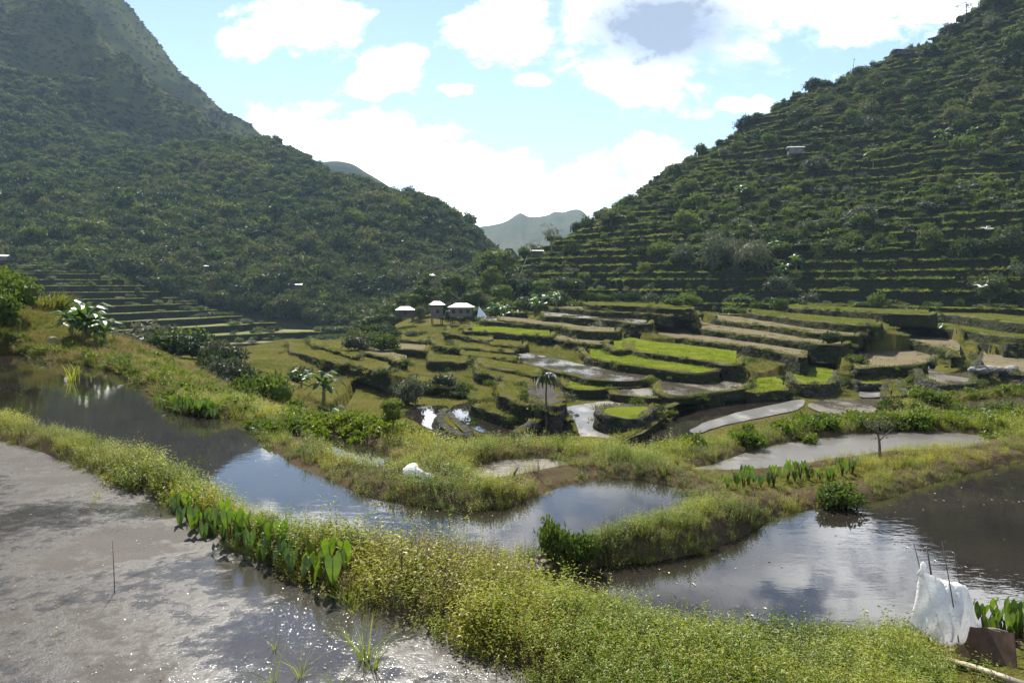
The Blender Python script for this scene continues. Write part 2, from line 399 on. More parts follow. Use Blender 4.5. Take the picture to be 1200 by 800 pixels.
# ------------------------------------------------------------------ plant meshes
def rv(): 
    v = Vector((random.gauss(0, 1), random.gauss(0, 1), random.gauss(0, 1))); return v.normalized()
def weed_clump(h=.42, n=15, spread=.2, leafm='weed', flowers=True, L=.045, W=.014, seed=0):
    random.seed(seed); mb = MB()
    for i in range(n):
        a = random.uniform(0, 6.28); r = spread * math.sqrt(random.random())
        b = Vector((math.cos(a) * r, math.sin(a) * r, -.03)); hh = h * random.uniform(.55, 1.1)
        top = b + Vector((math.cos(a) * r * .6 + random.gauss(0, .05), math.sin(a) * r * .6 + random.gauss(0, .05), hh))
        mb.blade(b, top, .006, (0, 0, 0), 1, 2)
        for k in range(9):
            f = .2 + .8 * k / 9 + random.uniform(-.05, .05); p = b.lerp(top, f)
            an = random.uniform(0, 6.28); d = Vector((math.cos(an), math.sin(an), random.uniform(-.1, .7)))
            mb.leaf(p, d, Vector((0, 0, 1)), L * random.uniform(.7, 1.4), W * random.uniform(.8, 1.4), 0, random.uniform(.1, .4))
        if flowers and random.random() < .6:
            for k in range(2):
                p = top + Vector((random.gauss(0, .012), random.gauss(0, .012), random.uniform(-.02, .03)))
                mb.leaf(p, rv(), rv(), .016, .010, 2, 0)
    return mb.mesh('weed_clump', [M[leafm], M['stem'], M['flower']])
def grass_clump(h=.35, n=40, spread=.15, mat='grass', W=.008, seed=0, bend=.15):
    random.seed(seed); mb = MB()
    for i in range(n):
        a = random.uniform(0, 6.28); r = spread * math.sqrt(random.random())
        b = Vector((math.cos(a) * r, math.sin(a) * r, -.03)); hh = h * random.uniform(.4, 1.1)
        a2 = a + random.gauss(0, .6); k = bend * random.uniform(.2, 1.3)
        top = b + Vector((math.cos(a2) * k * .5, math.sin(a2) * k * .5, hh))
        mb.blade(b, top, W * random.uniform(.7, 1.3), (math.cos(a2) * k, math.sin(a2) * k, -k * .5), 0, 3)
    return mb.mesh('grass_clump', [M[mat]])
def leaf_blob(R_=1.0, H=1.0, n=420, L=.22, W=.11, mat='shrub', seed=0, lobes=7, core=True, droop=.3, name='foliage'):
    """crown: leaf clumps around several uneven lobes, with gaps, over a broken dark core of twigs and leaves"""
    random.seed(seed); mb = MB(); lob = []
    for i in range(lobes):
        a = random.uniform(0, 6.28); r = R_ * .62 * math.sqrt(random.random())
        lr = R_ * random.uniform(.28, .55); z = H * random.uniform(.25, .85) * (1 - .35 * r / R_)
        lob.append((Vector((math.cos(a) * r, math.sin(a) * r, z)), lr, lr * random.uniform(.6, .95)))
    lob.append((Vector((0, 0, H * .45)), R_ * .6, H * .42))
    for i in range(n):
        c, lr, lh = random.choice(lob); d = rv()
        if d.z < -.35: d.z *= -.6
        q = random.uniform(.72, 1.08)
        p = c + Vector((d.x * lr, d.y * lr, d.z * lh)) * q
        if p.z < -.02 * H: p.z = abs(p.z)
        ld = (d + rv() * .8 + Vector((0, 0, -.25)))
        mb.leaf(p, ld, (d + rv() * .5), L * random.uniform(.6, 1.4), W * random.uniform(.7, 1.3), 0, droop * random.uniform(0, 1.4))
    if core:
        for c, lr, lh in lob:
            b = len(mb.v); nu, nv = 7, 5
            for j in range(nv):
                ph = math.pi * (j + .5) / nv
                for k in range(nu):
                    th = 6.283 * k / nu; q = .66 * random.uniform(.8, 1.12)
                    mb.v.append((c.x + lr * q * math.sin(ph) * math.cos(th), c.y + lr * q * math.sin(ph) * math.sin(th), max(0, c.z + lh * q * math.cos(ph))))
            for j in range(nv - 1):
                for k in range(nu):
                    k2 = (k + 1) % nu; mb.f.append((b + j * nu + k, b + (j + 1) * nu + k, b + (j + 1) * nu + k2, b + j * nu + k2)); mb.m.append(0)
            mb.f.append(tuple(b + k for k in range(nu))); mb.m.append(0)
    return mb.mesh(name, [M[mat]])

# ================================================================== sky, sun, air
SUN_AZ, SUN_EL = R(-14), R(47)
w = bpy.data.worlds.new('World'); sc.world = w; w.use_nodes = True
t = w.node_tree; t.nodes.clear()
sky = t.nodes.new('ShaderNodeTexSky'); sky.sky_type = 'NISHITA'; sky.sun_disc = False
sky.sun_elevation = SUN_EL; sky.sun_rotation = SUN_AZ; sky.altitude = 1100; sky.air_density = 1.0; sky.dust_density = .4; sky.ozone_density = 1.3
tc = t.nodes.new('ShaderNodeTexCoord'); sx = t.nodes.new('ShaderNodeSeparateXYZ'); link(t, tc.outputs['Generated'], sx.inputs[0])
yy = math_(t, 'MAXIMUM', sx.outputs[1], .02)
cu = math_(t, 'DIVIDE', sx.outputs[0], yy); cv = math_(t, 'DIVIDE', sx.outputs[2], yy)
cmb = t.nodes.new('ShaderNodeCombineXYZ'); link(t, cu, cmb.inputs[0]); link(t, math_(t, 'MULTIPLY', cv, 1.5), cmb.inputs[1])
cn = math_(t, 'ADD', math_(t, 'MULTIPLY', math_(t, 'SUBTRACT', noise_(t, cmb.outputs[0], 8.5, 8, .62, .3), .5), 2.6),
           math_(t, 'MULTIPLY', math_(t, 'SUBTRACT', noise_(t, cmb.outputs[0], 30, 6, .65), .5), .9))
def sky_uv(px, py):
    r = ray(px, py); return r[0] / r[1], r[2] / r[1]
def blob(px, py, rx, ry, w_=1.0):
    u, v = sky_uv(px, py)
    a = math_(t, 'MULTIPLY', math_(t, 'SUBTRACT', cu, u), 900 / rx); b = math_(t, 'MULTIPLY', math_(t, 'SUBTRACT', cv, v), 900 / ry)
    d = math_(t, 'SQRT', math_(t, 'ADD', math_(t, 'MULTIPLY', a, a), math_(t, 'MULTIPLY', b, b)))
    return math_(t, 'SUBTRACT', w_, d)
def blobs(lst):
    f = None
    for b in lst:
        x = blob(*b); f = x if f is None else math_(t, 'MAXIMUM', f, x)
    return f
field = blobs([(345, 28, 80, 38), (290, 52, 40, 26), (400, 20, 40, 26), (464, 80, 36, 32), (440, 100, 30, 18),
               (775, 28, 195, 92), (605, 32, 78, 46), (860, 60, 80, 45), (790, -60, 220, 70), (745, 82, 100, 34),
               (350, 160, 85, 46), (430, 185, 90, 55), (510, 205, 90, 60), (590, 225, 110, 60), (690, 225, 100, 45), (770, 205, 60, 45), (620, 262, 190, 40),
               (1010, 30, 58, 26), (875, 122, 38, 13), (625, 93, 30, 12, .85), (540, 105, 34, 12, .7),
               (100, -230, 260, 90), (480, -330, 300, 90), (980, -260, 220, 80), (1125, -42, 140, 66, 1.35), (940, -30, 40, 30, 1.1), (720, -95, 120, 40, 1.2), (1300, -90, 160, 60)])
cl = math_(t, 'ADD', field, math_(t, 'MULTIPLY', cn, .95))
front = math_(t, 'GREATER_THAN', sx.outputs[1], .05)
mask = math_(t, 'MULTIPLY', ramp(t, cl, [(-.0, (0, 0, 0)), (.16, (.12, .12, .12)), (.42, (.72, .72, .72)), (.72, (1, 1, 1))]), front)
gen = ramp(t, noise_(t, tc.outputs['Generated'], 3.2, 6, .6), [(.52, (0, 0, 0)), (.66, (1, 1, 1))])
mask = math_(t, 'MAXIMUM', mask, math_(t, 'MULTIPLY', gen, math_(t, 'SUBTRACT', 1.0, front)))
grey = blobs([(780, 32, 165, 78, 1.3), (848, 58, 62, 34, .8), (500, 245, 60, 22, .55), (600, 235, 26, 30, .5), (310, 185, 40, 24, .5), (790, -70, 190, 60, 1.0)])
gm = ramp(t, math_(t, 'ADD', grey, math_(t, 'MULTIPLY', cn, .5)), [(-.05, (0, 0, 0)), (.35, (.45, .45, .45)), (1.05, (1, 1, 1))])
ccol = mixc(t, gm, mixc(t, ramp(t, math_(t, 'ADD', math_(t, 'MULTIPLY', cn, .8), .5), [(.25, (0, 0, 0)), (.62, (1, 1, 1))]), (9.5, 10.2, 11.4), (27., 27., 27.)), (2.2, 2.6, 3.3))
low = ramp(t, cv, [(.0, (1, 1, 1)), (.38, (0, 0, 0))])
skyc = mixc(t, math_(t, 'MULTIPLY', low, .2), sky.outputs[0], (7.4, 9.0, 9.6))
bg = t.nodes.new('ShaderNodeBackground'); bg.inputs[1].default_value = .064
link(t, mixc(t, mask, skyc, ccol), bg.inputs[0])
wo = t.nodes.new('ShaderNodeOutputWorld'); link(t, bg.outputs[0], wo.inputs[0])

sun = bpy.data.objects.new('sun', bpy.data.lights.new('sun', 'SUN')); C.objects.link(sun)
sun.data.energy = 5.0; sun.data.angle = R(.5); sun.data.color = (1, .95, .86)
sd = Vector((math.sin(SUN_AZ) * math.cos(SUN_EL), math.cos(SUN_AZ) * math.cos(SUN_EL), math.sin(SUN_EL)))
sun.rotation_euler = (-sd).to_track_quat('-Z', 'Y').to_euler()
sun.location = (0, 0, 60)

HAZE = True
if HAZE:
    mb = MB(); mb.box(-2600, 2600, -300, 4200, -92, 820)
    hm = bpy.data.materials.new('air'); t = nt(hm)
    v = t.nodes.new('ShaderNodeVolumePrincipled'); v.inputs['Color'].default_value = (.52, .73, 1.0, 1); v.inputs['Density'].default_value = .000115; v.inputs['Anisotropy'].default_value = 0
    o_ = t.nodes.new('ShaderNodeOutputMaterial'); link(t, v.outputs[0], o_.inputs['Volume'])
    ob('haze', mb.mesh('haze', [hm]), kind='stuff')

# ================================================================== near ground: ponds and the banks between them
PONDS = {  # outline (surveyed waterline), level, material
 'near':   ([(-120, 505), (0, 522), (60, 542), (120, 567), (180, 592), (215, 616), (250, 643), (320, 675), (390, 708), (440, 731), (500, 752), (560, 780), (610, 812), (650, 870), (660, 1100), (500, 1500), (-300, 1500), (-700, 1000), (-500, 560)], -3.0, 'mud_near'),
 'channel':([(-160, 440), (-60, 420), (0, 414), (60, 422), (130, 435), (172, 455), (192, 476), (235, 488), (268, 491), (300, 504), (312, 520), (345, 541), (380, 550), (400, 574), (450, 588), (530, 600), (600, 597), (638, 583), (655, 568), (700, 563), (755, 565), (785, 577), (792, 594), (770, 602), (720, 618), (672, 632), (648, 641), (622, 644), (560, 670), (500, 690), (430, 686), (370, 668), (310, 643), (262, 618), (225, 592), (180, 567), (120, 546), (60, 527), (0, 510), (-120, 497)], -3.45, 'pond'),
 'lower':  ([(624, 700), (640, 684), (660, 684), (700, 669), (800, 657), (868, 637), (915, 611), (960, 600), (1040, 590), (1100, 572), (1160, 554), (1225, 540), (1400, 525), (1600, 560), (1500, 720), (1200, 742), (1120, 748), (1080, 745), (1000, 742), (900, 750), (780, 752), (700, 738), (645, 725)], -3.62, 'pond'),
 'silver': ([(792, 560), (815, 552), (850, 545), (900, 528), (950, 518), (1000, 511), (1060, 507), (1125, 509), (1150, 516), (1140, 526), (1100, 533), (1040, 538), (975, 546), (930, 553), (880, 562), (830, 568), (800, 566)], -3.75, 'mud_silver'),
 'ditch':  ([(378, 513), (400, 512), (425, 522), (450, 537), (470, 548), (455, 552), (430, 546), (400, 533)], -3.52, 'pond'),
 'inner':  ([(560, 549), (600, 541), (645, 541), (652, 547), (610, 556), (575, 561)], -3.5, 'mud_wet'),
 'right':  ([(1092, 480), (1130, 471), (1200, 464), (1300, 462), (1330, 478), (1210, 487), (1140, 492), (1105, 490)], -5.0, 'pond_brown'),
}
def world_poly(px, z, n=5, jit=.06):
    p = catmull([Pz(x, y, z)[:2] for x, y in px], n, True)
    d = np.hypot(p[:, 0], p[:, 1])
    p = p + (np.stack([fbm(p[:, 0], p[:, 1], 1.1, 3, 5), fbm(p[:, 0], p[:, 1], 1.1, 3, 9)], 1)) * (jit * np.clip(d / 10, .6, 2.2))[:, None]
    return p
POLY = {k: world_poly(v[0], v[1]) for k, v in PONDS.items()}

CTRL = [Pz(*c) for c in [(0, 900, -2.87), (600, 900, -2.85), (1200, 900, -2.82), (-500, 800, -2.87), (1700, 800, -2.85), (300, 660, -2.88), (0, 500, -2.9), (560, 715, -3.05), (640, 728, -3.40), (625, 765, -3.22), (700, 752, -3.46), (900, 764, -3.42), (1100, 762, -3.40), (700, 805, -3.05), (900, 810, -3.12), (1150, 800, -3.15), (1180, 765, -3.3),
        (640, 662, -3.36), (600, 676, -3.3), (800, 638, -3.38), (900, 592, -3.54), (1040, 572, -3.54), (1200, 538, -3.54), (480, 572, -3.28), (600, 577, -3.28), (340, 522, -3.28), (250, 477, -3.2), (150, 427, -3.15), (730, 550, -3.3), (1400, 515, -3.2), (1300, 780, -3.2),
        (850, 536, -3.55), (960, 512, -3.65), (1100, 500, -3.65), (-200, 470, -2.95)]]
CTRL += [Pd(*c) for c in [(-20, 335, 50), (15, 352, 48), (45, 358, 48), (-150, 320, 52), (-300, 320, 55), (85, 386, 43), (20, 402, 39), (150, 402, 42), (195, 423, 39), (225, 436, 38), (300, 478, 33), (245, 452, 48), (120, 425, 54), (40, 410, 60), (-150, 400, 62), (420, 524, 20), (500, 546, 20), (600, 552, 20), (700, 551, 20), (800, 547, 20), (600, 552, 24.5), (700, 551, 24.5), (500, 545, 24.5), (360, 498, 30), (420, 516, 29), (480, 534, 29), (560, 547, 29),
        (640, 549, 29), (720, 547, 28), (800, 542, 28), (870, 530, 28), (950, 510, 31), (1050, 506, 31), (1120, 497, 34), (1200, 490, 36), (1320, 480, 38), (1100, 503, 28), (1200, 500, 28), (1000, 512, 26),
        (480, 545, 37), (560, 560, 37), (640, 562, 37), (720, 560, 37), (800, 556, 37), (870, 545, 37), (950, 528, 38), (1050, 512, 40), (1120, 492, 44), (1200, 478, 47), (1320, 470, 48), (420, 515, 38), (360, 500, 40), (560, 570, 50), (700, 560, 50), (840, 540, 50), (950, 520, 52), (1080, 480, 58), (460, 530, 52), (380, 470, 52), (300, 440, 60), (240, 432, 62),
        (560, 520, 60), (700, 508, 62), (850, 500, 64), (1000, 480, 68), (1150, 452, 74), (1300, 430, 78), (420, 458, 72), (340, 436, 75), (280, 420, 85),
        (560, 452, 90), (700, 455, 85), (850, 450, 85), (1000, 428, 95), (1150, 405, 100), (1350, 390, 100), (450, 415, 100), (360, 408, 110), (260, 410, 110),
        (520, 404, 128), (640, 392, 130), (760, 385, 132), (900, 390, 132), (1100, 390, 128), (1300, 390, 120), (430, 402, 140), (330, 400, 140),
        (470, 385, 165), (540, 382, 166), (610, 380, 165), (760, 380, 165), (400, 400, 175), (300, 420, 165), (180, 420, 70), (100, 420, 75), (0, 430, 75), (-200, 430, 80),
        (150, 445, 120), (0, 450, 120), (-250, 460, 120), (200, 450, 170), (0, 455, 165), (-300, 470, 165), (480, 373, 192), (560, 370, 192), (640, 366, 192), (510, 366, 215), (600, 358, 215), (330, 425, 200), (430, 402, 200), (560, 369, 200), (700, 385, 200), (900, 390, 200), (1100, 395, 200), (-250, 480, 210), (100, 450, 210)]]
CTRL = np.array(CTRL)
def feat(x, y):
    return np.stack([np.asarray(x) / np.asarray(y) * 1.6, np.log(np.asarray(y))], -1)
_FX = feat(CTRL[:, 0], CTRL[:, 1])
_dep = CTRL[:, 2] 
def tps(r2): return np.where(r2 > 1e-12, r2 * np.log(np.maximum(r2, 1e-12)), 0)
class RBF:
    def __init__(s, X, z, lam=1e-4):
        n = len(X); d2 = ((X[:, None] - X[None]) ** 2).sum(-1)
        A = np.zeros((n + 3, n + 3)); A[:n, :n] = tps(d2) + lam * np.eye(n); A[:n, n] = 1; A[:n, n + 1:] = X; A[n, :n] = 1; A[n + 1:, :n] = X.T
        s.c = np.linalg.solve(A, np.concatenate([z, np.zeros(3)])); s.X = X; s.n = n
    def __call__(s, Q):
        sh = Q.shape[:-1]; q = Q.reshape(-1, 2); out = s.c[s.n] + q @ s.c[s.n + 1:]
        for i in range(s.n): out = out + s.c[i] * tps(((q - s.X[i]) ** 2).sum(-1))
        return out.reshape(sh)
BASE = RBF(_FX, _dep)
def H_base(x, y):
    z = BASE(feat(x, y)); return np.where(np.asarray(y) < 6.5, np.minimum(z, -2.72), z)
def pond_sd(x, y):
    return {k: sdf(POLY[k], x, y, 3.0) for k in PONDS}
def H_near(x, y, sds=None):
    x = np.asarray(x, float); y = np.asarray(y, float)
    z = H_base(x, y); sds = sds or pond_sd(x, y)
    z = z + fbm(x, y, 1.3, 3, 3) * .05 * np.clip(y / 8, .5, 2)
    for k, s in sds.items():
        zw = PONDS[k][1]; wd = .45 if k != 'channel' else .5
        t = sstep(-.2, wd, s)
        top = z + np.maximum(zw + .12 - z, 0) * (1 - sstep(.7, 2.6, s))
        z = np.where(s < 2.9, (zw - .3) * (1 - t) + top * t, z)
    return z
def grid_polar(u0, u1, nu, y0, y1, ny):
    u = np.linspace(u0, u1, nu); y = np.exp(np.linspace(math.log(y0), math.log(y1), ny))
    U, Y = np.meshgrid(u, y); return U * Y, Y
def grid_faces(ny, nx):
    i = (np.arange(ny - 1)[:, None] * nx + np.arange(nx - 1)[None]).ravel()
    return np.stack([i, i + 1, i + nx + 1, i + nx], 1)

X, Y = grid_polar(-1.35, 1.35, 760, 2.2, 46, 420)
SD = pond_sd(X, Y); Z = H_near(X, Y, SD)
near_me = mesh_np('ground', np.stack([X, Y, Z], -1).reshape(-1, 3), [grid_faces(*X.shape)], [M['soil'], M['grass_ground']], smooth=True)
fy = Y[:-1, :-1].ravel(); sdmin = np.min([s for s in SD.values()], 0)[:-1, :-1].ravel()
near_me.polygons.foreach_set('material_index', ((sdmin > .9) | (fy > 26)).astype(np.int32))
ob('ground', near_me, kind='structure')
for k, (px, zw, mt) in PONDS.items():
    s = SD[k]; fm = (s < .32); F = grid_faces(*X.shape)
    keep = fm.ravel()[F].any(1); F = F[keep]
    V = np.stack([X, Y, np.full_like(X, zw)], -1).reshape(-1, 3)
    used, inv = np.unique(F, return_inverse=True)
    ob('water', mesh_np('water', V[used], [inv.reshape(-1, 4)], [M[mt]], smooth=True), kind='structure')
mb = MB(); mb.quad([(-6000, -250, -90), (6000, -250, -90), (6000, 9000, -90), (-6000, 9000, -90)])
ob('valley_floor', mb.mesh('valley_floor', [M['forest_floor']]), kind='structure')
mb = MB(); mb.box(-30, 30, -40, 2.4, -12, -2.75)   # the terrace the viewer stands on
ob('viewing_terrace', mb.mesh('viewing_terrace', [M['soil']]), kind='structure')

# ================================================================== the bowl of terraces
def Z1(X, Y): return 430 + X / 3, 360 + Y / 3
def Z2c(X, Y): return 780 + X / 2.857, 330 + Y / 2.857
def Z4(X, Y): return 600 + X / 4, 230 + Y / 4
def Z3(X, Y): return 180 + X / 4, 400 + Y / 4
LIP_PTS = []          # where grass grows along the rims
TOPS = []             # (polygon, z, kind) for grass on the terrace tops
def rim_world(conv, pts, z, closed, jit):
    px = [conv(*p) if conv else p for p in pts]
    w_ = catmull([Pz(x, y, z)[:2] for x, y in px], 6, closed)
    d = np.hypot(w_[:, 0], w_[:, 1])
    return w_ + np.stack([fbm(w_[:, 0], w_[:, 1], 5, 4, 31), fbm(w_[:, 0], w_[:, 1], 5, 4, 37)], 1) * jit
def resample(p, step, closed=False):
    if closed: p = np.vstack([p, p[:1]])
    s = np.concatenate([[0], np.cumsum(np.hypot(*np.diff(p, axis=0).T))]); n = max(3, int(s[-1] / step))
    q = np.linspace(0, s[-1], n + 1)
    r = np.stack([np.interp(q, s, p[:, 0]), np.interp(q, s, p[:, 1])], 1)
    return r[:-1] if closed else r
WALLS = []
def terrace(conv, pts, z, top, label, wall='earth_wall', h=2.2, k=1.22, closed=False, jit=.6, lip='grass', batter=.14, bund=.10, ext=1.1):
    """a level paddy (ground) held by a wall (a thing with its face and its grassy lip)"""
    w_ = rim_world(conv, pts, z, closed, jit); w_ = resample(w_, .55, closed); n0 = e0 = 0
    if not closed:
        ends = []
        for p, q in ((w_[0], w_[1]), (w_[-1], w_[-2])):
            o_ = (p - q) / np.linalg.norm(p - q); r_ = p / np.linalg.norm(p); a = np.linspace(.15, 1, 14)[:, None]
            ends.append(p + o_ * ext * np.sin(a * 1.5) + r_ * (np.linalg.norm(p) * min(k - 1, .12)) * a ** 1.6)
        e0 = len(ends[0]); w_ = np.vstack([ends[0][::-1], w_, ends[1]])
    n = len(w_)
    cen = w_.mean(0)
    tang = np.roll(w_, -1, 0) - np.roll(w_, 1, 0)
    if not closed: tang[0] = w_[1] - w_[0]; tang[-1] = w_[-1] - w_[-2]
    nrm = np.stack([tang[:, 1], -tang[:, 0]], 1); nrm /= np.linalg.norm(nrm, axis=1)[:, None] + 1e-9
    if closed:
        area = .5 * np.sum(w_[:, 0] * np.roll(w_[:, 1], -1) - np.roll(w_[:, 0], -1) * w_[:, 1])
        if area < 0: nrm = -nrm
    # wall: bottom rows battered outwards, a raised bund along the rim
    rows = []
    hs = [(-h, batter * h), (-h * .72, batter * h * .74), (-h * .45, batter * h * .48), (-h * .2, batter * h * .22), (-.02, .02), (bund, -.10), (bund * .9, -.45), (-.06, -.75)]
    for j, (dz, off) in enumerate(hs):
        nz = fbm(w_[:, 0] + j * 3.1, w_[:, 1] - j * 5.3, 1.6, 3, 41) * (.26 if 0 < j < 6 else .05)
        xy = w_ + nrm * (off + nz)[:, None]
        rows.append(np.column_stack([xy, z + dz + (fbm(w_[:, 0], w_[:, 1], 2.2, 3, 43 + j) * (.17 if 3 < j < 7 else .03))]))
    V = np.array(rows); nr = len(hs)
    i = (np.arange(nr - 1)[:, None] * n + np.arange(n if closed else n - 1)[None])
    i2 = (np.arange(nr - 1)[:, None] * n + (np.arange(n if closed else n - 1)[None] + 1) % n)
    F = np.stack([i, i2, i2 + n, i + n], -1).reshape(-1, 4)
    if closed and area < 0: F = F[:, ::-1]
    mi = np.repeat((np.arange(nr - 1) >= 4).astype(int), F.shape[0] // (nr - 1))
    me = mesh_np('terrace_wall', V.reshape(-1, 3) - [cen[0], cen[1], z], [F], [M[wall], M['rim_path'] if wall == 'earth_wall' else M[wall]], mi, True)
    g = 'terrace walls in the bowl of paddies'
    o = thing('terrace_wall', label, 'wall', (cen[0], cen[1], z), 0, g); o['kind'] = 'thing'
    ob('wall_face', me, o)
    # grass lip: blades along the rim and hanging on the upper face
    if lip:
        dd = np.hypot(cen[0], cen[1]); per = max(22, int(3400 / dd)); tot = int(n * .55 * per); rs = np.random.default_rng(n)
        jj = rs.integers(0, n - 1, tot); clump = vnoise(w_[jj, 0] * .6, w_[jj, 1] * .6, 77); jj = jj[clump > .45]; tot = len(jj)
        down = np.where(rs.random(tot) < .22, rs.random(tot) ** 1.3 * h * .8, -bund)
        off = np.where(down > 0, .10 + batter * np.maximum(down, 0), rs.uniform(-.6, .1, tot))
        base = np.column_stack([w_[jj] + nrm[jj] * off[:, None] + rs.normal(0, .12, (tot, 2)), -np.clip(down, -bund, None)])
        sz = rs.uniform(.05, .18, tot) * (1 + (dd / 250))
        out = nrm[jj] * (rs.uniform(.1, .8, tot) * sz)[:, None] + rs.normal(0, .1, (tot, 2)) * sz[:, None]
        side = rs.normal(0, 1, (tot, 2)); side /= np.linalg.norm(side, axis=1)[:, None]
        wd = sz * .22
        up = sz * np.where(down > 0, rs.uniform(-.3, .6, tot), rs.uniform(.4, 1.0, tot))
        b0 = base.copy(); b0[:, :2] -= cen
        a = b0 + np.column_stack([side * wd[:, None], np.zeros(tot)]); c = b0 - np.column_stack([side * wd[:, None], np.zeros(tot)])
        tip = b0 + np.column_stack([out, up]); 
        VV = np.stack([a, c, tip], 1).reshape(-1, 3)
        ob('grass_lip', mesh_np('grass_lip', VV, [np.arange(tot * 3).reshape(-1, 3)], [M[lip]]), o, kind='stuff')
    # the level ground held by the wall
    inner = w_ - nrm * .5
    WALLS.append(np.column_stack([w_ + nrm * (batter * h * .5 + .12), np.full(len(w_), z), np.full(len(w_), h)]))
    if not closed: inner = inner[e0 - 3:n - e0 + 3]
    if not closed:          # keep the level strip free of folds
        u_ = inner[:, 0] / inner[:, 1]; keep = [0]
        for q in range(1, len(u_)):
            if u_[q] > u_[keep[-1]] + 2e-4: keep.append(q)
        inner = inner[keep]; n = len(inner)
    if closed:
        VV = np.column_stack([np.vstack([inner, cen[None]]), np.full(n + 1, z)]); a = np.arange(n)
        F3 = np.stack([a, (a + 1) % n, np.full(n, n)], 1)
        if area < 0: F3 = F3[:, ::-1]
        ob('terrace_ground', mesh_np('terrace_ground', VV, [F3], [M[top]], smooth=True), kind='structure')
        TOPS.append((inner, z, top))
    else:
        ks = np.linspace(1, k, 7)
        V3 = np.array([np.column_stack([inner * q, np.full(n, z) + (0 if top in ('pond', 'mud_wet', 'pond_brown') else 1) * fbm(inner[:, 0] * q, inner[:, 1] * q, 5, 3, 51) * .08 * (1 if 1 < q < k else 0)]) for q in ks])
        ob('terrace_ground', mesh_np('terrace_ground', V3.reshape(-1, 3), [grid_faces(7, n)], [M[top]], smooth=True), kind='structure')
        TOPS.append((np.vstack([inner, (inner * k)[::-1]]), z, top))
    
    return o
def pool(conv, pts, z, mat='pond', n=6):
    px = [conv(*p) if conv else p for p in pts]
    p = catmull([Pz(x, y, z)[:2] for x, y in px], n, True)
    p = p + np.stack([fbm(p[:, 0], p[:, 1], 2.5, 3, 61), fbm(p[:, 0], p[:, 1], 2.5, 3, 67)], 1) * .25
    me = bpy.data.meshes.new('water'); me.from_pydata([(x, y, z) for x, y in p], [], [tuple(range(len(p)))])
    me.materials.append(M[mat]); me.update()
    if me.polygons[0].normal.z < 0: me.flip_normals()
    ob('water', me, kind='structure')
    POOLS.append((p, z))
POOLS = []

# bottom of the bowl: one level sheet of wet ground with ponds on it
V = np.array([(*Pz(x, y, -10.06)[:2], -10.06) for x, y in [(380, 520), (1120, 520), (1120, 455), (420, 452)]])
X3, Y3 = np.meshgrid(np.linspace(0, 1, 30), np.linspace(0, 1, 12))
P00, P10, P11, P01 = V
G = (P00[None, None] * ((1 - X3) * (1 - Y3))[..., None] + P10 * (X3 * (1 - Y3))[..., None] + P11 * (X3 * Y3)[..., None] + P01 * ((1 - X3) * Y3)[..., None])
ob('terrace_ground', mesh_np('terrace_ground', G.reshape(-1, 3), [grid_faces(12, 30)], [M['grass_ground']], smooth=True), kind='structure')
TOPS.append((V[:, :2], -10.06, 'sheet'))
pool(Z1, [(125, 378), (180, 350), (270, 345), (284, 366), (250, 380), (242, 398), (275, 428), (262, 440), (215, 425), (170, 402)], -10.0)
pool(Z1, [(292, 350), (330, 338), (378, 335), (384, 360), (405, 380), (440, 408), (500, 432), (488, 452), (430, 444), (380, 428), (340, 402), (305, 378)], -10.0)
pool(Z1, [(655, 378), (690, 356), (740, 343), (830, 331), (950, 328), (1050, 331), (1010, 352), (960, 410), (890, 455), (850, 475), (780, 482), (745, 450), (735, 405)], -10.0, 'mud_silver')
pool(None, [(728, 521), (748, 508), (766, 495), (782, 482), (800, 471), (850, 470), (900, 469), (938, 467), (934, 480), (890, 489), (850, 496), (826, 506), (805, 514), (765, 521)], -10.0)
pool(None, [(812, 503), (850, 487), (938, 468), (934, 480), (890, 489), (850, 498), (822, 507)], -9.99, 'mud_silver')
terrace(Z1, [(243, 388), (252, 368), (278, 352), (300, 374), (345, 408), (372, 434), (340, 448), (296, 432), (262, 410)], -9.35, 'grass_ground', 'dark pointed grassy mound between the two small ponds', h=.9, closed=True, batter=.5, bund=.02, jit=.2, lip=None, wall='stone_wall')
terrace(Z1, [(368, 330), (378, 348), (430, 366), (500, 384), (570, 400), (640, 408)], -9.28, 'grass_ground', 'dark curved wall rising straight out of the small bow-shaped pond', h=1.5)
terrace(Z1, [(535, 476), (556, 440), (590, 412), (632, 386), (664, 388), (690, 404)], -9.0, 'stubble', 'dark bulging stone wall behind the foot of the tall thin palm', 'stone_wall', h=2.0, k=1.05, ext=.3)
terrace(Z1, [(470, 312), (500, 322), (545, 338), (585, 350)], -8.2, 'grass_ground', 'short dark wall left of the flat grey drained paddy', h=1.3, k=1.15)
terrace(Z1, [(562, 312), (570, 328), (600, 338), (640, 350), (664, 352), (678, 348)], -7.95, 'drained', 'blunt stone wall with a flat grey drained paddy on top', 'stone_wall', h=2.2, k=1.2, ext=.4)
terrace(Z1, [(800, 370), (812, 352), (900, 345), (1012, 346), (992, 374), (955, 394), (900, 396), (840, 386)], -8.9, 'rice_green', 'tall island of dark stone with bright grass standing in the pond', 'stone_wall', h=1.35, closed=True, batter=.1, jit=.2)
terrace(Z1, [(846, 476), (890, 452), (940, 428), (1004, 384), (1052, 345), (1130, 323), (1240, 312), (1240, 320), (1136, 332), (1066, 352), (1020, 392), (950, 440), (880, 474)], -9.5, 'grass_ground', 'thin curving grassy dike between the two widest low ponds', h=.9, closed=True, batter=.4, jit=.15, bund=.05)
terrace(Z1, [(850, 292), (858, 304), (910, 312), (980, 320), (1060, 318), (1130, 322), (1260, 310)], -9.35, 'mud_wet', 'low dark step holding the streaky wet paddy above the lowest pond', h=1.0, k=1.1)
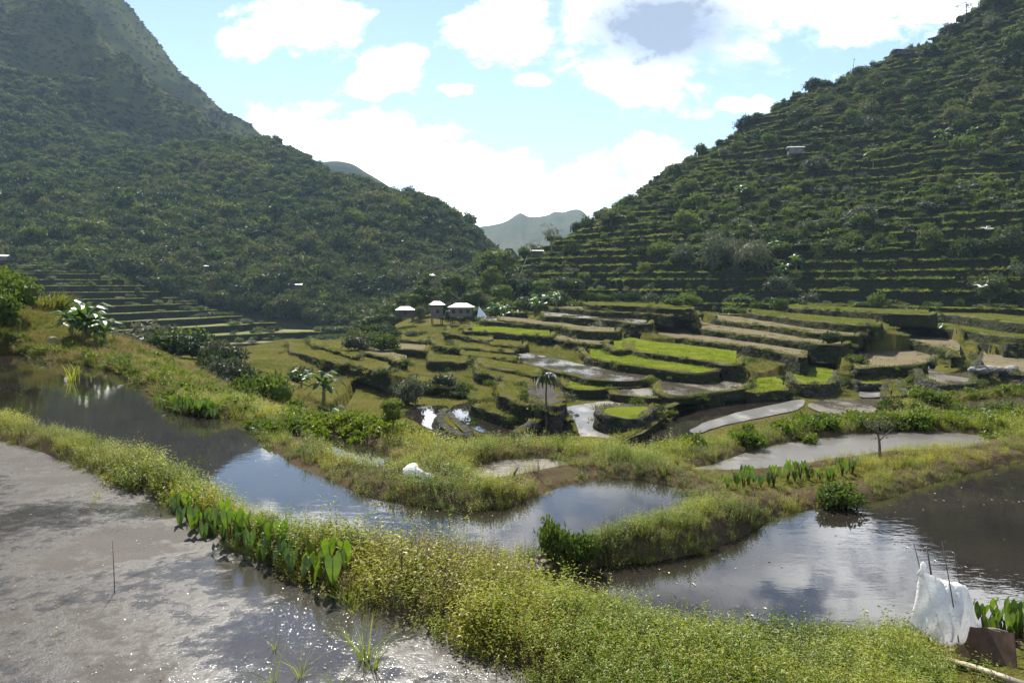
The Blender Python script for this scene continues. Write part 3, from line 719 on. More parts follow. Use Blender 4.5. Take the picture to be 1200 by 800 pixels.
terrace(Z1, [(1015, 300), (1040, 308), (1090, 314), (1150, 310), (1230, 300), (1330, 290)], -9.0, 'mud_wet', 'short low wall beside the shining wet strips', h=.8, k=1.14)
terrace(Z1, [(690, 282), (740, 291), (800, 292), (860, 286), (960, 282)], -9.25, 'rice_green', 'faint step edging the small bright seedling bed beside the palm', h=.9, k=1.1)
terrace(Z1, [(498, 172), (505, 186), (540, 196), (600, 210), (680, 228), (740, 246), (800, 258), (900, 262), (985, 258)], -8.75, 'mud_wet', 'long grassy wall below the paddy with white streaks of water', h=1.8, k=1.16)
terrace(Z1, [(383, 218), (390, 232), (430, 240), (470, 254), (520, 268), (560, 285)], -8.3, 'grass_ground', 'rough dark grassy bank nearest the left of the tall palm crown', h=1.6, k=1.1)
terrace(Z1, [(400, 205), (440, 214), (520, 229), (600, 246)], -8.1, 'grass_ground', 'overgrown low bank just above the rough dark grassy bank', h=1.2, k=1.1)
terrace(Z1, [(768, 128), (748, 140), (750, 158), (780, 176), (850, 194), (950, 210), (1050, 224), (1150, 233), (1220, 228)], -8.05, 'rice_green', 'big rounded dark wall curving round the broad green paddy', h=2.2, k=1.2)
terrace(Z1, [(856, 105), (836, 118), (840, 138), (862, 150), (905, 153), (930, 146)], -7.45, 'rice_green', 'rounded nose of dark wall at the tip of the brightest rice', h=1.8, k=1.2)
terrace(Z1, [(905, 140), (930, 150), (1000, 164), (1100, 178), (1200, 192), (1290, 206)], -7.5, 'rice_green', 'straight dark wall splitting the two bands of bright rice', h=1.8, k=1.22)
terrace(None, [(754, 386), (751, 391), (758, 394), (790, 396), (850, 403), (900, 411), (945, 420)], -7.25, 'stubble', 'tall dark wall above the brightest band of young rice', h=2.0, k=1.25)
terrace(Z2c, [(108, 128), (94, 140), (96, 154), (200, 170), (350, 190), (520, 210), (590, 214)], -6.45, 'stubble', 'long dark wall with a brown mud paddy on top, round at its end', h=2.0, k=1.18)
terrace(Z2c, [(165, 110), (148, 116), (152, 126), (250, 139), (350, 151), (500, 172), (630, 182)], -5.75, 'stubble', 'second long dark wall holding a pale brown paddy, above the round ended one', h=1.5, k=1.18)
terrace(Z2c, [(275, 90), (262, 96), (268, 104), (350, 115), (440, 126), (560, 140), (700, 150)], -4.85, 'hill_top', 'dark wall under the grassy strip with small shrubs at its end', h=1.7, k=1.2)
terrace(Z2c, [(400, 74), (384, 80), (400, 86), (500, 93), (700, 106), (880, 112)], -4.0, 'hill_top', 'long hedge-like wall just below the foot of the steep hillside', h=1.6, k=1.2)
terrace(Z4, [(-60, 580), (0, 586), (100, 598), (200, 610), (320, 630), (480, 640)], -6.4, 'stubble', 'straight dark wall below the thicket of banana plants', h=1.9, k=1.12)
terrace(Z4, [(130, 556), (150, 562), (300, 571), (450, 581), (570, 596), (640, 600)], -5.5, 'mud_wet', 'dark wall with a shining rim right of the banana plants', h=1.7, k=1.15)
terrace(Z4, [(180, 522), (300, 531), (400, 540), (520, 546), (640, 552), (760, 560)], -4.6, 'stubble', 'dark wall topped by bare reddish soil', h=1.7, k=1.2)
terrace(Z4, [(345, 508), (460, 513), (560, 516), (700, 524), (840, 530)], -3.6, 'hill_top', 'dark wall below the row of round hedge bushes', h=1.6, k=1.2)
terrace(Z1, [(398, 40), (405, 47), (500, 56), (600, 66), (650, 70)], -6.7, 'mud_wet', 'dark wall with a grey rim just below the village houses', h=1.6, k=1.15)
terrace(Z1, [(350, 70), (338, 76), (345, 84), (450, 90), (540, 98), (640, 105)], -7.15, 'rice_green', 'dark wall of the green strip nearest the village houses', h=1.6, k=1.14)
terrace(Z1, [(618, 100), (625, 108), (700, 118), (800, 132), (850, 128)], -7.5, 'stubble', 'pale mossy wall of a bare grey paddy below the village', h=1.6, k=1.16)
terrace(Z1, [(715, 82), (730, 90), (800, 95), (865, 100)], -7.0, 'stubble', 'short black wall left of the brightest rice', h=1.6, k=1.15)
terrace(Z1, [(275, 86), (270, 94), (330, 101), (400, 116), (430, 120)], -7.75, 'grass_ground', 'short dark wall in the grass below the hidden houses', h=1.5, k=1.12)
terrace(Z1, [(430, 128), (440, 133), (490, 137), (540, 140)], -7.95, 'grass_ground', 'small black wall set in the middle of the rough grass', h=1.3, k=1.1)
terrace(Z1, [(300, 140), (310, 150), (330, 145), (420, 151), (510, 162)], -8.2, 'grass_ground', 'winding dark wall in the grass, hooked at one end', h=1.5, k=1.1)
terrace(Z1, [(332, 162), (345, 170), (400, 176), (480, 184), (520, 190)], -8.45, 'grass_ground', 'low grassy wall below the winding hooked one', h=1.1, k=1.08)
terrace(Z1, [(205, 180), (220, 190), (280, 193), (345, 198), (360, 190)], -8.6, 'grass_ground', 'dark overhanging bank above a sliver of water', h=1.3, k=1.1)
terrace(Z1, [(85, 136), (100, 146), (150, 150), (205, 154)], -8.5, 'stubble', 'dark bank of a small bare plot in the rough grass', h=1.3, k=1.1)
terrace(Z1, [(125, 112), (140, 119), (200, 122)], -8.35, 'grass_ground', 'smallest dark bank below the houses', h=1.0, k=1.08)
terrace(Z1, [(228, 126), (250, 134), (300, 148)], -8.15, 'grass_ground', 'short mossy bank slanting down through the rough grass', h=1.1, k=1.08)
terrace(Z1, [(-60, 158), (0, 166), (60, 176), (128, 196)], -8.35, 'stubble', 'long dark bank below the ferny thicket', h=1.6, k=1.1)
terrace(Z1, [(175, 268), (240, 281), (300, 290)], -9.25, 'grass_ground', 'low bank with dry shrubs beside the silvery bush', h=.9, k=1.08)
terrace(Z1, [(300, 262), (340, 276), (376, 290)], -9.2, 'grass_ground', 'little dark hollow bank right of the silvery bush', h=.9, k=1.08)
terrace(Z3, [(632, 38), (660, 52), (730, 70), (800, 90), (870, 104), (950, 120), (1075, 152)], -8.05, 'grass_ground', 'long dark hedge bank running down behind the banana plants', h=1.4, k=1.14)
terrace(Z3, [(735, 20), (800, 34), (900, 62), (960, 80)], -7.8, 'grass_ground', 'uppermost dark bank behind the long hedge bank', h=1.3, k=1.12)
# the right arm of the bowl
terrace(Z2c, [(398, 262), (405, 295), (415, 328), (450, 346), (520, 349), (562, 338), (582, 300), (545, 268), (500, 250), (440, 247)], -9.0, 'rice_green', 'rounded stone platform carrying the brightest green seedbed', 'stone_wall', h=1.5, closed=True, jit=.2)
terrace(Z2c, [(208, 340), (215, 360), (300, 374), (412, 368)], -9.3, 'rice_green', 'dark wall of the square pale green plot beside the seedbed', h=1.1, k=1.16)
terrace(Z2c, [(520, 228), (530, 242), (580, 260), (610, 282), (705, 274), (740, 268)], -8.4, 'stubble', 'wall of piled stone under the small brown plot', 'stone_wall', h=1.5, k=1.1)
terrace(Z2c, [(622, 276), (640, 290), (700, 287), (830, 282), (900, 262)], -8.15, 'stubble', 'low wall of the wide grey-green paddy', h=1.5, k=1.24)
terrace(Z2c, [(608, 300), (640, 341), (720, 345), (800, 330), (850, 322)], -9.3, 'rice_green', 'dark wall above the tiny square pool', 'stone_wall', h=.9, k=1.14)
pool(Z2c, [(480, 408), (560, 392), (660, 392), (730, 392), (800, 386), (806, 345), (830, 330), (900, 348), (970, 372), (905, 388), (805, 422), (720, 436), (560, 440), (500, 428)], -9.96, 'mud_wet')
pool(Z2c, [(655, 358), (722, 358), (726, 383), (652, 386)], -9.9, 'mud_silver')
pool(Z2c, [(560, 446), (640, 440), (740, 436), (790, 440), (740, 456), (640, 474), (590, 470)], -9.95, 'mud_silver')
terrace(Z2c, [(722, 352), (735, 322), (770, 322), (802, 348), (808, 380), (770, 388), (735, 386)], -9.3, 'grass_ground', 'small round tower of stones beside the tiny square pool', 'stone_wall', h=1.0, closed=True, batter=.06, jit=.12)
terrace(Z2c, [(846, 268), (834, 288), (842, 312), (885, 336), (960, 350), (1025, 346), (1046, 338)], -8.5, 'mud_wet', 'curved dark stone wall round the dark watery paddy', 'stone_wall', h=1.6, k=1.14)
terrace(Z2c, [(636, 178), (648, 188), (690, 178), (760, 191), (850, 206), (930, 226), (965, 252)], -7.2, 'stubble', 'long dark slanting wall under the reddish brown paddy', h=1.9, k=1.2)
terrace(Z2c, [(694, 132), (700, 142), (800, 149), (950, 161), (1100, 180), (1200, 192), (1400, 205)], -6.0, 'hill_top', 'highest unbroken dark wall, with a strip of grass and a white bird on it', h=2.0, k=1.22)
terrace(Z2c, [(830, 96), (845, 104), (950, 112), (1100, 130), (1200, 140), (1420, 150)], -4.7, 'hill_top', 'shaded grassy wall one step below the steep hillside', h=1.7, k=1.22)
terrace(Z2c, [(1030, 262), (1018, 288), (1040, 296), (1075, 290), (1130, 298), (1200, 308), (1300, 318)], -8.0, 'stubble', 'rocky grey wall at the end of the bowl, strewn with pale stones', 'stone_wall', h=1.8, k=1.2)
terrace(Z2c, [(1132, 204), (1150, 212), (1200, 210), (1330, 214)], -6.6, 'stubble', 'short mossy wall above the rocky grey one', 'stone_wall', h=1.8, k=1.14)

def H_mid(x, y):
    """soil of the bowl between and below the terrace walls"""
    z = H_base(x, y) - .12 + fbm(x, y, 9, 4, 21) * .35 * sstep(44, 60, y) - sstep(46, 40, y) * .25
    sds = [(sdf(pl, x, y, 5.0), zz, tp) for pl, zz, tp in TOPS]
    for s, zz, tp in sds:
        if tp != 'sheet': z = np.where((s > -.5) & (s < 4.8), np.maximum(z, zz - .95 - .16 * np.maximum(s, 0) + fbm(x, y, 3, 3, 23) * .18), z)
    for s, zz, tp in sds: z = np.where(s < .45, np.minimum(z, zz - .55), z)
    return z
X2, Y2 = grid_polar(-1.5, 1.5, 700, 40, 215, 330)
Z2 = H_mid(X2, Y2)
ob('slope', mesh_np('slope', np.stack([X2, Y2, Z2], -1).reshape(-1, 3), [grid_faces(*X2.shape)], [M['grass_ground']], smooth=True), kind='structure')

# ================================================================== terraced hillsides cut from smooth slopes
def band_terraces(Vx, Hs, tris, levels):
    """flat treads and upright risers: Vx (N,2), Hs (N,) slope height, tris (M,3); returns tread verts/tris and riser segments per level"""
    TV = []; SEG = []
    hv = Hs[tris]; xy = Vx[tris]
    for k, z in enumerate(levels):
        znext = levels[k + 1] if k + 1 < len(levels) else 1e9
        zprev = levels[k - 1] if k else z - 4
        above = hv >= z; c = above.sum(1)
        full = (c == 3) & (hv.min(1) < znext + .5)
        p = xy[full]; TV.append(np.dstack([p, np.full(p.shape[:2], z)]).reshape(-1, 3))
        seg = []
        for cnt in (1, 2):
            m_ = (c == cnt) & (hv.min(1) < znext + .5); 
            if not m_.any(): continue
            a = above[m_]; q = xy[m_]; h = hv[m_]
            odd = np.argmax(a if cnt == 1 else ~a, 1); r = np.arange(len(odd))
            A = q[r, odd]; B = q[r, (odd + 1) % 3]; D = q[r, (odd + 2) % 3]
            hA = h[r, odd]; hB = h[r, (odd + 1) % 3]; hD = h[r, (odd + 2) % 3]
            AB = A + (B - A) * ((z - hA) / (hB - hA))[:, None]; AD = A + (D - A) * ((z - hA) / (hD - hA))[:, None]
            def tri(*ps): TV.append(np.dstack([np.stack(ps, 1), np.full((len(ps[0]), 3), z)]).reshape(-1, 3))
            if cnt == 1: tri(A, AB, AD); seg.append(np.stack([AB, AD], 1))
            else: tri(AB, B, D); tri(AB, D, AD); seg.append(np.stack([AD, AB], 1))
        SEG.append((z, zprev, np.concatenate(seg) if seg else np.zeros((0, 2, 2))))
    return np.concatenate(TV), SEG
def ruled(curves, nt_, ns, prof):
    """slope through a stack of surveyed curves (px,py,distance), foot first; curves share their number of points"""
    cs = [resample3(np.array([Pd(*p) for p in c]), nt_) for c in curves]
    S = np.linspace(0, len(cs) - 1, ns); out = np.zeros((ns, nt_, 3))
    for i, s in enumerate(S):
        k = min(int(s), len(cs) - 2); f = s - k; out[i] = cs[k] * (1 - f) + cs[k + 1] * f
    return out
def resample3(p, n):
    p = catmull(p, 10); return np.stack([np.interp(np.linspace(0, 1, n), np.linspace(0, 1, len(p)), p[:, i]) for i in range(3)], 1)
def tri_grid(ny, nx):
    q = grid_faces(ny, nx); return np.concatenate([q[:, [0, 1, 2]], q[:, [0, 2, 3]]])
def riser_mesh(name, seg, z0, z1, mats, cen, bulge=.0, over=.1):
    n = len(seg); a = seg[:, 0]; b = seg[:, 1]
    V = np.zeros((n, 4, 3)); V[:, 0, :2] = a; V[:, 1, :2] = b; V[:, 2, :2] = b; V[:, 3, :2] = a
    V[:, 2:, 2] = z1 + over; V[:, :2, 2] = z0 - .35
    t = b - a; nrm = np.stack([t[:, 1], -t[:, 0]], 1); nrm /= np.linalg.norm(nrm, axis=1)[:, None] + 1e-9
    return mesh_np(name, V.reshape(-1, 3) - cen, [np.arange(n * 4).reshape(-1, 4)], mats), nrm
def H_grid_lookup(G):
    """nearest slope sample lookup for a ruled grid"""
    return G.reshape(-1, 3)

# ---- right hillside
foot0 = [(520, 400, 150), (600, 385, 152), (700, 378, 152), (850, 372, 150), (1000, 372, 140), (1100, 378, 122), (1200, 385, 112), (1320, 390, 106), (1500, 390, 95)]
foot  = [(520, 372, 182), (600, 360, 168), (700, 356, 165), (850, 350, 165), (1000, 346, 158), (1100, 350, 140), (1200, 352, 130), (1320, 352, 124), (1500, 350, 112)]
mid   = [(545, 345, 215), (612, 318, 205), (700, 300, 212), (830, 262, 220), (1000, 215, 222), (1100, 200, 212), (1200, 190, 205), (1330, 180, 196), (1500, 170, 180)]
ridge = [(575, 318, 235), (622, 292, 245), (735, 231, 285), (812, 171, 305), (940, 102, 322), (1030, 66, 325), (1112, 24, 322), (1205, -46, 312), (1500, -170, 290)]
back  = [(600, 330, 275), (650, 330, 310), (760, 290, 360), (860, 240, 390), (980, 190, 410), (1080, 150, 410), (1160, 110, 400), (1260, 60, 390), (1500, -40, 360)]
# silhouettes include shrubs about 3 m tall, so the soil line of the ridge sits a little lower
ridge = [(x, y + 9, d) for x, y, d in ridge]
GR = ruled([foot0, foot, mid, ridge, back], 400, 330, None)
xx, yy2 = GR[..., 0], GR[..., 1]
srow = np.linspace(0, 4, 330)[:, None]
GR[..., 2] += (fbm(xx, yy2, 38, 4, 101) * 6.5 + fbm(xx, yy2, 12, 3, 103) * 1.7) * sstep(1.05, 1.5, srow) * (1 - .55 * sstep(2.6, 3, srow)) + fbm(xx, yy2, 16, 3, 107) * .5
lv = [-7.5]
rs = np.random.default_rng(3)
while lv[-1] < 112: lv.append(lv[-1] + (rs.uniform(1.5, 3.1) if lv[-1] < 30 else rs.uniform(1.9, 4.4)))
HV = GR.reshape(-1, 3)
TV, SEG = band_terraces(HV[:, :2], HV[:, 2], tri_grid(330, 400), lv)
TV[:, 2] += fbm(TV[:, 0], TV[:, 1], 6, 3, 111) * .12
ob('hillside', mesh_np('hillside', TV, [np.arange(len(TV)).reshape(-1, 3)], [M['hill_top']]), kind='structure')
RISE = []       # rim sample points for grass: (x,y,z,nx,ny)
up_seg = []
HILLWALL = 0
for (z, zp, seg) in SEG:
    if len(seg) < 3: continue
    ln = np.hypot(*(seg[:, 1] - seg[:, 0]).T)
    t = seg[:, 1] - seg[:, 0]; nrm = np.stack([t[:, 1], -t[:, 0]], 1) / (ln[:, None] + 1e-9)
    RISE.append(np.column_stack([seg.mean(1), np.full(len(seg), z), nrm, ln, np.full(len(seg), z - zp)]))
    if z < 22 and z > -4.5:
        cen = np.array([seg[..., 0].mean(), seg[..., 1].mean(), z])
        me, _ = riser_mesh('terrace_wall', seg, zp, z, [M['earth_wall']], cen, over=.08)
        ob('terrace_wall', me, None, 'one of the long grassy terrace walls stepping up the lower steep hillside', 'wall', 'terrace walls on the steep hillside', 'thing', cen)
        HILLWALL += 1
    else: up_seg.append((seg, zp, z))
Vu = []; 
for seg, zp, z in up_seg:
    n = len(seg); q = np.zeros((n, 4, 3)); q[:, 0, :2] = seg[:, 0]; q[:, 1, :2] = seg[:, 1]; q[:, 2, :2] = seg[:, 1]; q[:, 3, :2] = seg[:, 0]; q[:, :2, 2] = zp - .3; q[:, 2:, 2] = z + .05; Vu.append(q.reshape(-1, 3))
Vu = np.concatenate(Vu)
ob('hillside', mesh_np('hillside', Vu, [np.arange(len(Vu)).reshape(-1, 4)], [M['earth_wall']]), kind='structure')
RISE = np.concatenate(RISE)
def hill_point(px, py, G=GR):
    """where a sight line first meets the hillside: nearest slope sample to the line"""
    r = np.array(ray(px, py)); P_ = G.reshape(-1, 3); d = P_ / P_[:, 1:2] - (r / r[1])[None]
    q = (d ** 2)[:, [0, 2]].sum(1) + (P_[:, 1] * 1e-8); ok = np.where(q < np.sort(q)[40] * 1.0001)[0]
    i = ok[np.argmin(P_[ok, 1])]
    return P_[i]
LV = np.array(lv)
def tread(z): return LV[np.clip(np.searchsorted(LV, z, 'right') - 1, 0, len(LV) - 1)]

# ---- the far valley side with its small stepped fields
vfoot = [(-220, 445, 170), (-80, 440, 175), (0, 438, 180), (100, 436, 185), (200, 432, 195), (330, 420, 215), (420, 408, 232), (500, 396, 245)]
vtop  = [(-220, 300, 300), (-80, 302, 300), (0, 306, 292), (95, 313, 290), (190, 343, 282), (300, 372, 272), (400, 384, 262), (500, 380, 280)]
GL = ruled([vfoot, vtop], 330, 200, None)
GL[..., 2] += fbm(GL[..., 0], GL[..., 1], 30, 4, 201) * 1.4
lvl = list(np.arange(-24, 12, 2.15))
LVv = GL.reshape(-1, 3)
TVl, SEGl = band_terraces(LVv[:, :2], LVv[:, 2], tri_grid(200, 330), lvl)
M['pale_tread'] = mat_ground('valley_tread', [(.06, .07, .025), (.13, .13, .06), (.20, .19, .12)], .05, 3, .6, .1)
ob('valley_fields', mesh_np('valley_fields', TVl, [np.arange(len(TVl)).reshape(-1, 3)], [M['pale_tread']]), kind='structure')
for (z, zp, seg) in SEGl:
    if len(seg) < 3: continue
    cen = np.array([seg[..., 0].mean(), seg[..., 1].mean(), z])
    me, _ = riser_mesh('terrace_wall', seg, zp, z, [M['earth_wall']], cen, over=.15)
    ob('terrace_wall', me, None, 'one of the thin dark field walls stepping up the far valley side under the forest', 'wall', 'field walls on the far valley side', 'thing', cen)

# ---- the forested mountain
MC = [(-100, 460, 165), (0, 455, 180), (100, 452, 190), (200, 445, 205), (300, 436, 225), (400, 420, 245), (480, 402, 255), (560, 386, 262), (600, 380, 270), (650, 372, 300), (700, 365, 330),
      (0, 312, 296), (95, 318, 298), (190, 348, 292), (300, 376, 285), (400, 386, 282), (500, 352, 318), (560, 340, 322), (600, 345, 330), (0, 270, 340), (100, 272, 345), (200, 290, 340), (300, 315, 335), (400, 325, 330), 
      (0, 200, 450), (100, 200, 470), (200, 220, 450), (300, 232, 440), (400, 252, 420), (500, 285, 385), (350, 300, 360), (450, 300, 360),
      (580, 312, 390), (552, 276, 420), (500, 247, 455), (450, 225, 490), (400, 206, 530), (350, 188, 570), (318, 186, 620),
      (0, 100, 620), (100, 105, 650), (180, 135, 680), (260, 172, 650), (240, 176, 640), (200, 140, 670), (150, 84, 720), (105, 32, 770), (60, 120, 690), (130, 150, 640), (30, 60, 700), (60, -5, 820), (0, 30, 730), (-80, 0, 720),
      (130, -12, 1060), (158, 30, 1040), (182, 74, 1020), (216, 100, 1000), (250, 135, 980), (286, 160, 960), (312, 180, 900), (75, -60, 1050), (0, -90, 1020), (-150, -150, 980), (-300, -170, 900),
      (-250, 300, 300), (-350, 420, 180), (-250, 180, 450), (-300, 60, 620), (-200, 40, 650)]
MP = [Pd(*p) for p in MC]
# gully behind the bright spur, and the ground falling away behind the ridges
MP += [tuple(np.array(Pd(x, y, d)) - (0, 0, dz)) for x, y, d, dz in [(205, 120, 800, 62), (165, 70, 860, 62), (245, 158, 780, 40), (120, 15, 900, 55), (225, 140, 790, 52)]]
for x, y, d, q in [(640, 330, 480, 40), (590, 290, 600, 60), (520, 270, 640, 70), (430, 240, 700, 70), (360, 215, 800, 70), (320, 200, 1100, 80), (280, 180, 1250, 90), (220, 130, 1300, 100), (140, 60, 1350, 120), (0, 0, 1350, 120), (-250, -50, 1300, 120)]:
    p = Pd(x, y, d); MP.append((p[0], p[1], p[2] - q))
MP = np.array(MP)
MB_ = RBF(MP[:, :2] / 300, MP[:, 2], 2e-3)
def H_mount(x, y):
    z = MB_(np.stack([x, y], -1) / 300)
    hi = sstep(280, 600, y)
    z = z + fbm(x, y, 130, 5, 301, True) * 17 * hi + fbm(x, y, 45, 4, 305) * 4.5 * sstep(240, 380, y)
    z = z + fbm(x * .8 + y * .6, y * .2, 75, 4, 309, True) * 17 * sstep(560, 760, y)
    return z
X4, Y4 = grid_polar(-1.15, .17, 420, 172, 1420, 360)
Z4m = H_mount(X4, Y4)
mm = mesh_np('mountain', np.stack([X4, Y4, Z4m], -1).reshape(-1, 3), [grid_faces(*X4.shape)], [M['mountain'], M['forest_floor']], smooth=True)
mm.polygons.foreach_set('material_index', (Y4[:-1, :-1].ravel() < 560).astype(np.int32))
ob('mountain', mm, kind='structure')

# ---- distant ridges closing the valley
def ridge_mesh(name, sil, d, depth, seed, rough, mat, label=None):
    top = resample3(np.array([Pd(x, y, d) for x, y in sil]), 220); ns = 60; S = np.linspace(-1, 1, ns)[:, None]
    x = top[None, :, 0] * (1 + S * depth / d); y = top[None, :, 1] + S * depth
    f = 1 - np.abs(S) ** .9
    z = top[None, :, 2] * f + (1 - f) * -80 + fbm(x, y, 260, 5, seed, True) * rough * np.clip(np.abs(S) * 3, .12, 1)
    return ob('hills', mesh_np(name, np.stack([x, y, z], -1).reshape(-1, 3), [grid_faces(ns, 220)], [M[mat]], smooth=True), kind='structure')
ridge_mesh('hills', [(440, 262), (500, 272), (545, 270), (566, 265), (590, 259), (606, 249), (612, 248), (620, 252), (640, 252), (650, 247), (660, 247), (672, 243), (682, 244), (692, 254), (706, 270), (740, 285), (800, 270), (900, 300)], 2300, 900, 401, 60, 'far_peak')
ridge_mesh('hills', [(300, 215), (340, 192), (372, 187), (392, 185), (412, 188), (428, 197), (446, 208), (470, 225), (520, 262), (560, 300)], 1500, 380, 411, 30, 'far_peak')

# ================================================================== growth
def in_frame(x, y, z, mg=.04):
    u = x / y; zz = z / y
    yc = CP * 1 - SP * zz; v = (zz * CP + SP) / yc; uu = u / yc
    return (np.abs(uu) < .667 + mg) & (v < .45 + mg) & (v > -.445 - mg * 3)
def proj(x, y, z):
    f = CP * y - SP * z; return 600 + 900 * x / f, 400 - 900 * (z * CP + y * SP) / f
def near_pts(n, y0, y1, seed, jit=None):
    r = np.random.default_rng(seed)
    y = np.sqrt(r.uniform(y0 * y0, y1 * y1, n)); x = r.uniform(-.98, .98, n) * y
    sds = pond_sd(x, y); z = H_near(x, y, sds); sm = np.min(list(sds.values()), 0)
    k = in_frame(x, y, z, .28); return x[k], y[k], z[k], {a: b[k] for a, b in sds.items()}, sm[k]
rs = np.random.default_rng(11)

# flowering weeds along the banks
protoW = [weed_clump(.46, 17, .20, 'weed', True, .05, .017, s) for s in range(4)] + [weed_clump(.40, 17, .2, 'weed_green', False, .055, .022, s) for s in (11, 12)] + [weed_clump(.50, 16, .2, 'dry', True, .035, .008, 21), weed_clump(.62, 10, .16, 'weed', True, .045, .014, 23)]
allP = []; 
for n, y0, y1, seed in ((22500, 3.6, 12.5, 1), (61000, 12.5, 33, 2)):
    x, y, z, sds, sm = near_pts(n, y0, y1, seed)
    px, py = proj(x, y, z)
    dens = np.where(sds['near'] < .45, sstep(.04, .22, sm), sstep(-.10, .06, sm))
    dens *= np.where((px > 335) & (px < 800) & (py < 531), .4, 1)     # the sweet potato field has its own cover
    dens *= np.where((px < 300) & (py < 470), .12, 1)
    dens *= np.where((px > 1098) & (py > 738), .02, 1)
    dens *= .45 + .55 * sstep(-.25, .1, fbm(x, y, 1.2, 3, 71))
    k = rs.random(len(x)) < dens
    x, y, z, px, py, sm = x[k], y[k], z[k], px[k], py[k], sm[k]
    pid = rs.integers(0, 4, len(x)); nn = fbm(x, y, 2.2, 3, 73)
    pid = np.where((nn > .12) & (rs.random(len(x)) < .6), rs.integers(4, 6, len(x)), pid)
    brown = np.exp(-(((px - 520) / 85) ** 2 + ((py - 668) / 32) ** 2)); brown = np.maximum(brown, .35 * (fbm(x, y, 3.1, 3, 79) > .28))
    pid = np.where(rs.random(len(x)) < brown * .85, 6, pid)
    pid = np.where(rs.random(len(x)) < .12, 7, pid)
    s = .74 * (rs.uniform(.55, 1.2, len(x)) + .5 * (rs.random(len(x)) < .05)) * (1 + .38 * fbm(x, y, 1.3, 3, 75)) * (.62 + .38 * sstep(0, .6, sm)) * np.where(y > 12.5, .88, 1.0) * np.where((px > 590) & (py > 690), np.where(py < 770, .72, .86), 1.0)
    s = s * np.where((px > 380) & (px < 660) & (py > 535) & (py < 605), .85, 1) * np.where((px > 625) & (px < 1010) & (py > 545) & (py < 682), .66, 1) * np.where((px > 800) & (px < 1200) & (py > 505) & (py < 592), .62, 1) * np.where((px < 130) & (py > 480) & (py < 570), .88, 1)
    allP.append((np.column_stack([x, y, z]), s, pid))
pts = np.concatenate([a[0] for a in allP]); s = np.concatenate([a[1] for a in allP]); pid = np.concatenate([a[2] for a in allP])
NW = len(pts)
protoW += [grass_clump(.55, 16, .14, 'grass', .009, 25, .25), grass_clump(.60, 9, .12, 'dry', .007, 26, .2)]
mix_ = rs.random(NW); pid = np.where(mix_ < .11, 8, np.where(mix_ < .17, 9, pid))
scatter('weeds', protoW, pts, rs.uniform(0, 6.28, NW), s, pid, rs.normal(0, .12, (NW, 2)))

# sweet potato field and green cover behind the ponds
protoS = [leaf_blob(.32, .20, 260, .065, .055, 'weed_green', s, 6, False, .2, 'ground_cover') for s in (31, 32, 33)]
x, y, z, sds, sm = near_pts(34000, 17, 40, 5); px, py = proj(x, y, z)
k = (sm > .1) & (((px > 335) & (px < 820) & (py < 533)) | ((px > 780) & (py < 505) & (vnoise(x * .5, y * .5, 4) > .45)) | ((rs.random(len(x)) < .12))) & (rs.random(len(x)) < .5 + .5 * (fbm(x, y, 2.5, 3, 83) > -.1))
x, y, z = x[k], y[k], z[k]; n = len(x)
scatter('ground_cover', protoS, np.column_stack([x, y, z]), rs.uniform(0, 6.28, n), rs.uniform(.6, 1.3, n), rs.integers(0, 3, n))

# short grass: left bank, the slope beyond and the terrace tops
protoG = [grass_clump(.26, 34, .2, 'grass', .016, s, .14) for s in (41, 42, 43)] + [grass_clump(.36, 30, .2, 'dry', .014, 44, .2)]
x, y, z, sds, sm = near_pts(39000, 20, 46, 6); px, py = proj(x, y, z)
k = (sm > .15) & ((px < 335) | (py < 480) | (rs.random(len(x)) < .25)); x, y, z = x[k], y[k], z[k]; n = len(x)
P_ = [np.column_stack([x, y, z])]; S_ = [rs.uniform(.7, 1.5, n)]; I_ = [np.where(rs.random(n) < .14 + .5 * (fbm(x, y, 5, 3, 87) > .2), 3, rs.integers(0, 3, n))]
x = rs.uniform(-85, 85, 110000); y = rs.uniform(46, 172, 110000); z = H_mid(x, y) - .02
k = in_frame(x, y, z) & (vnoise(x * .2, y * .2, 9) > .3); x, y, z = x[k], y[k], z[k]
for pl, zz, tp in TOPS:
    sd_ = sdf(pl, x, y, 1.0); z = np.where(sd_ < .5, -99, z)
k = z > -50; x, y, z = x[k], y[k], z[k]; n = len(x)
P_.append(np.column_stack([x, y, z])); S_.append(rs.uniform(.9, 2.0, n)); I_.append(np.where(rs.random(n) < .12, 3, rs.integers(0, 3, n)))
scatter('grass', protoG, np.concatenate(P_), rs.uniform(0, 6.28, len(np.concatenate(P_))), np.concatenate(S_), np.concatenate(I_), rs.normal(0, .1, (len(np.concatenate(P_)), 2)))
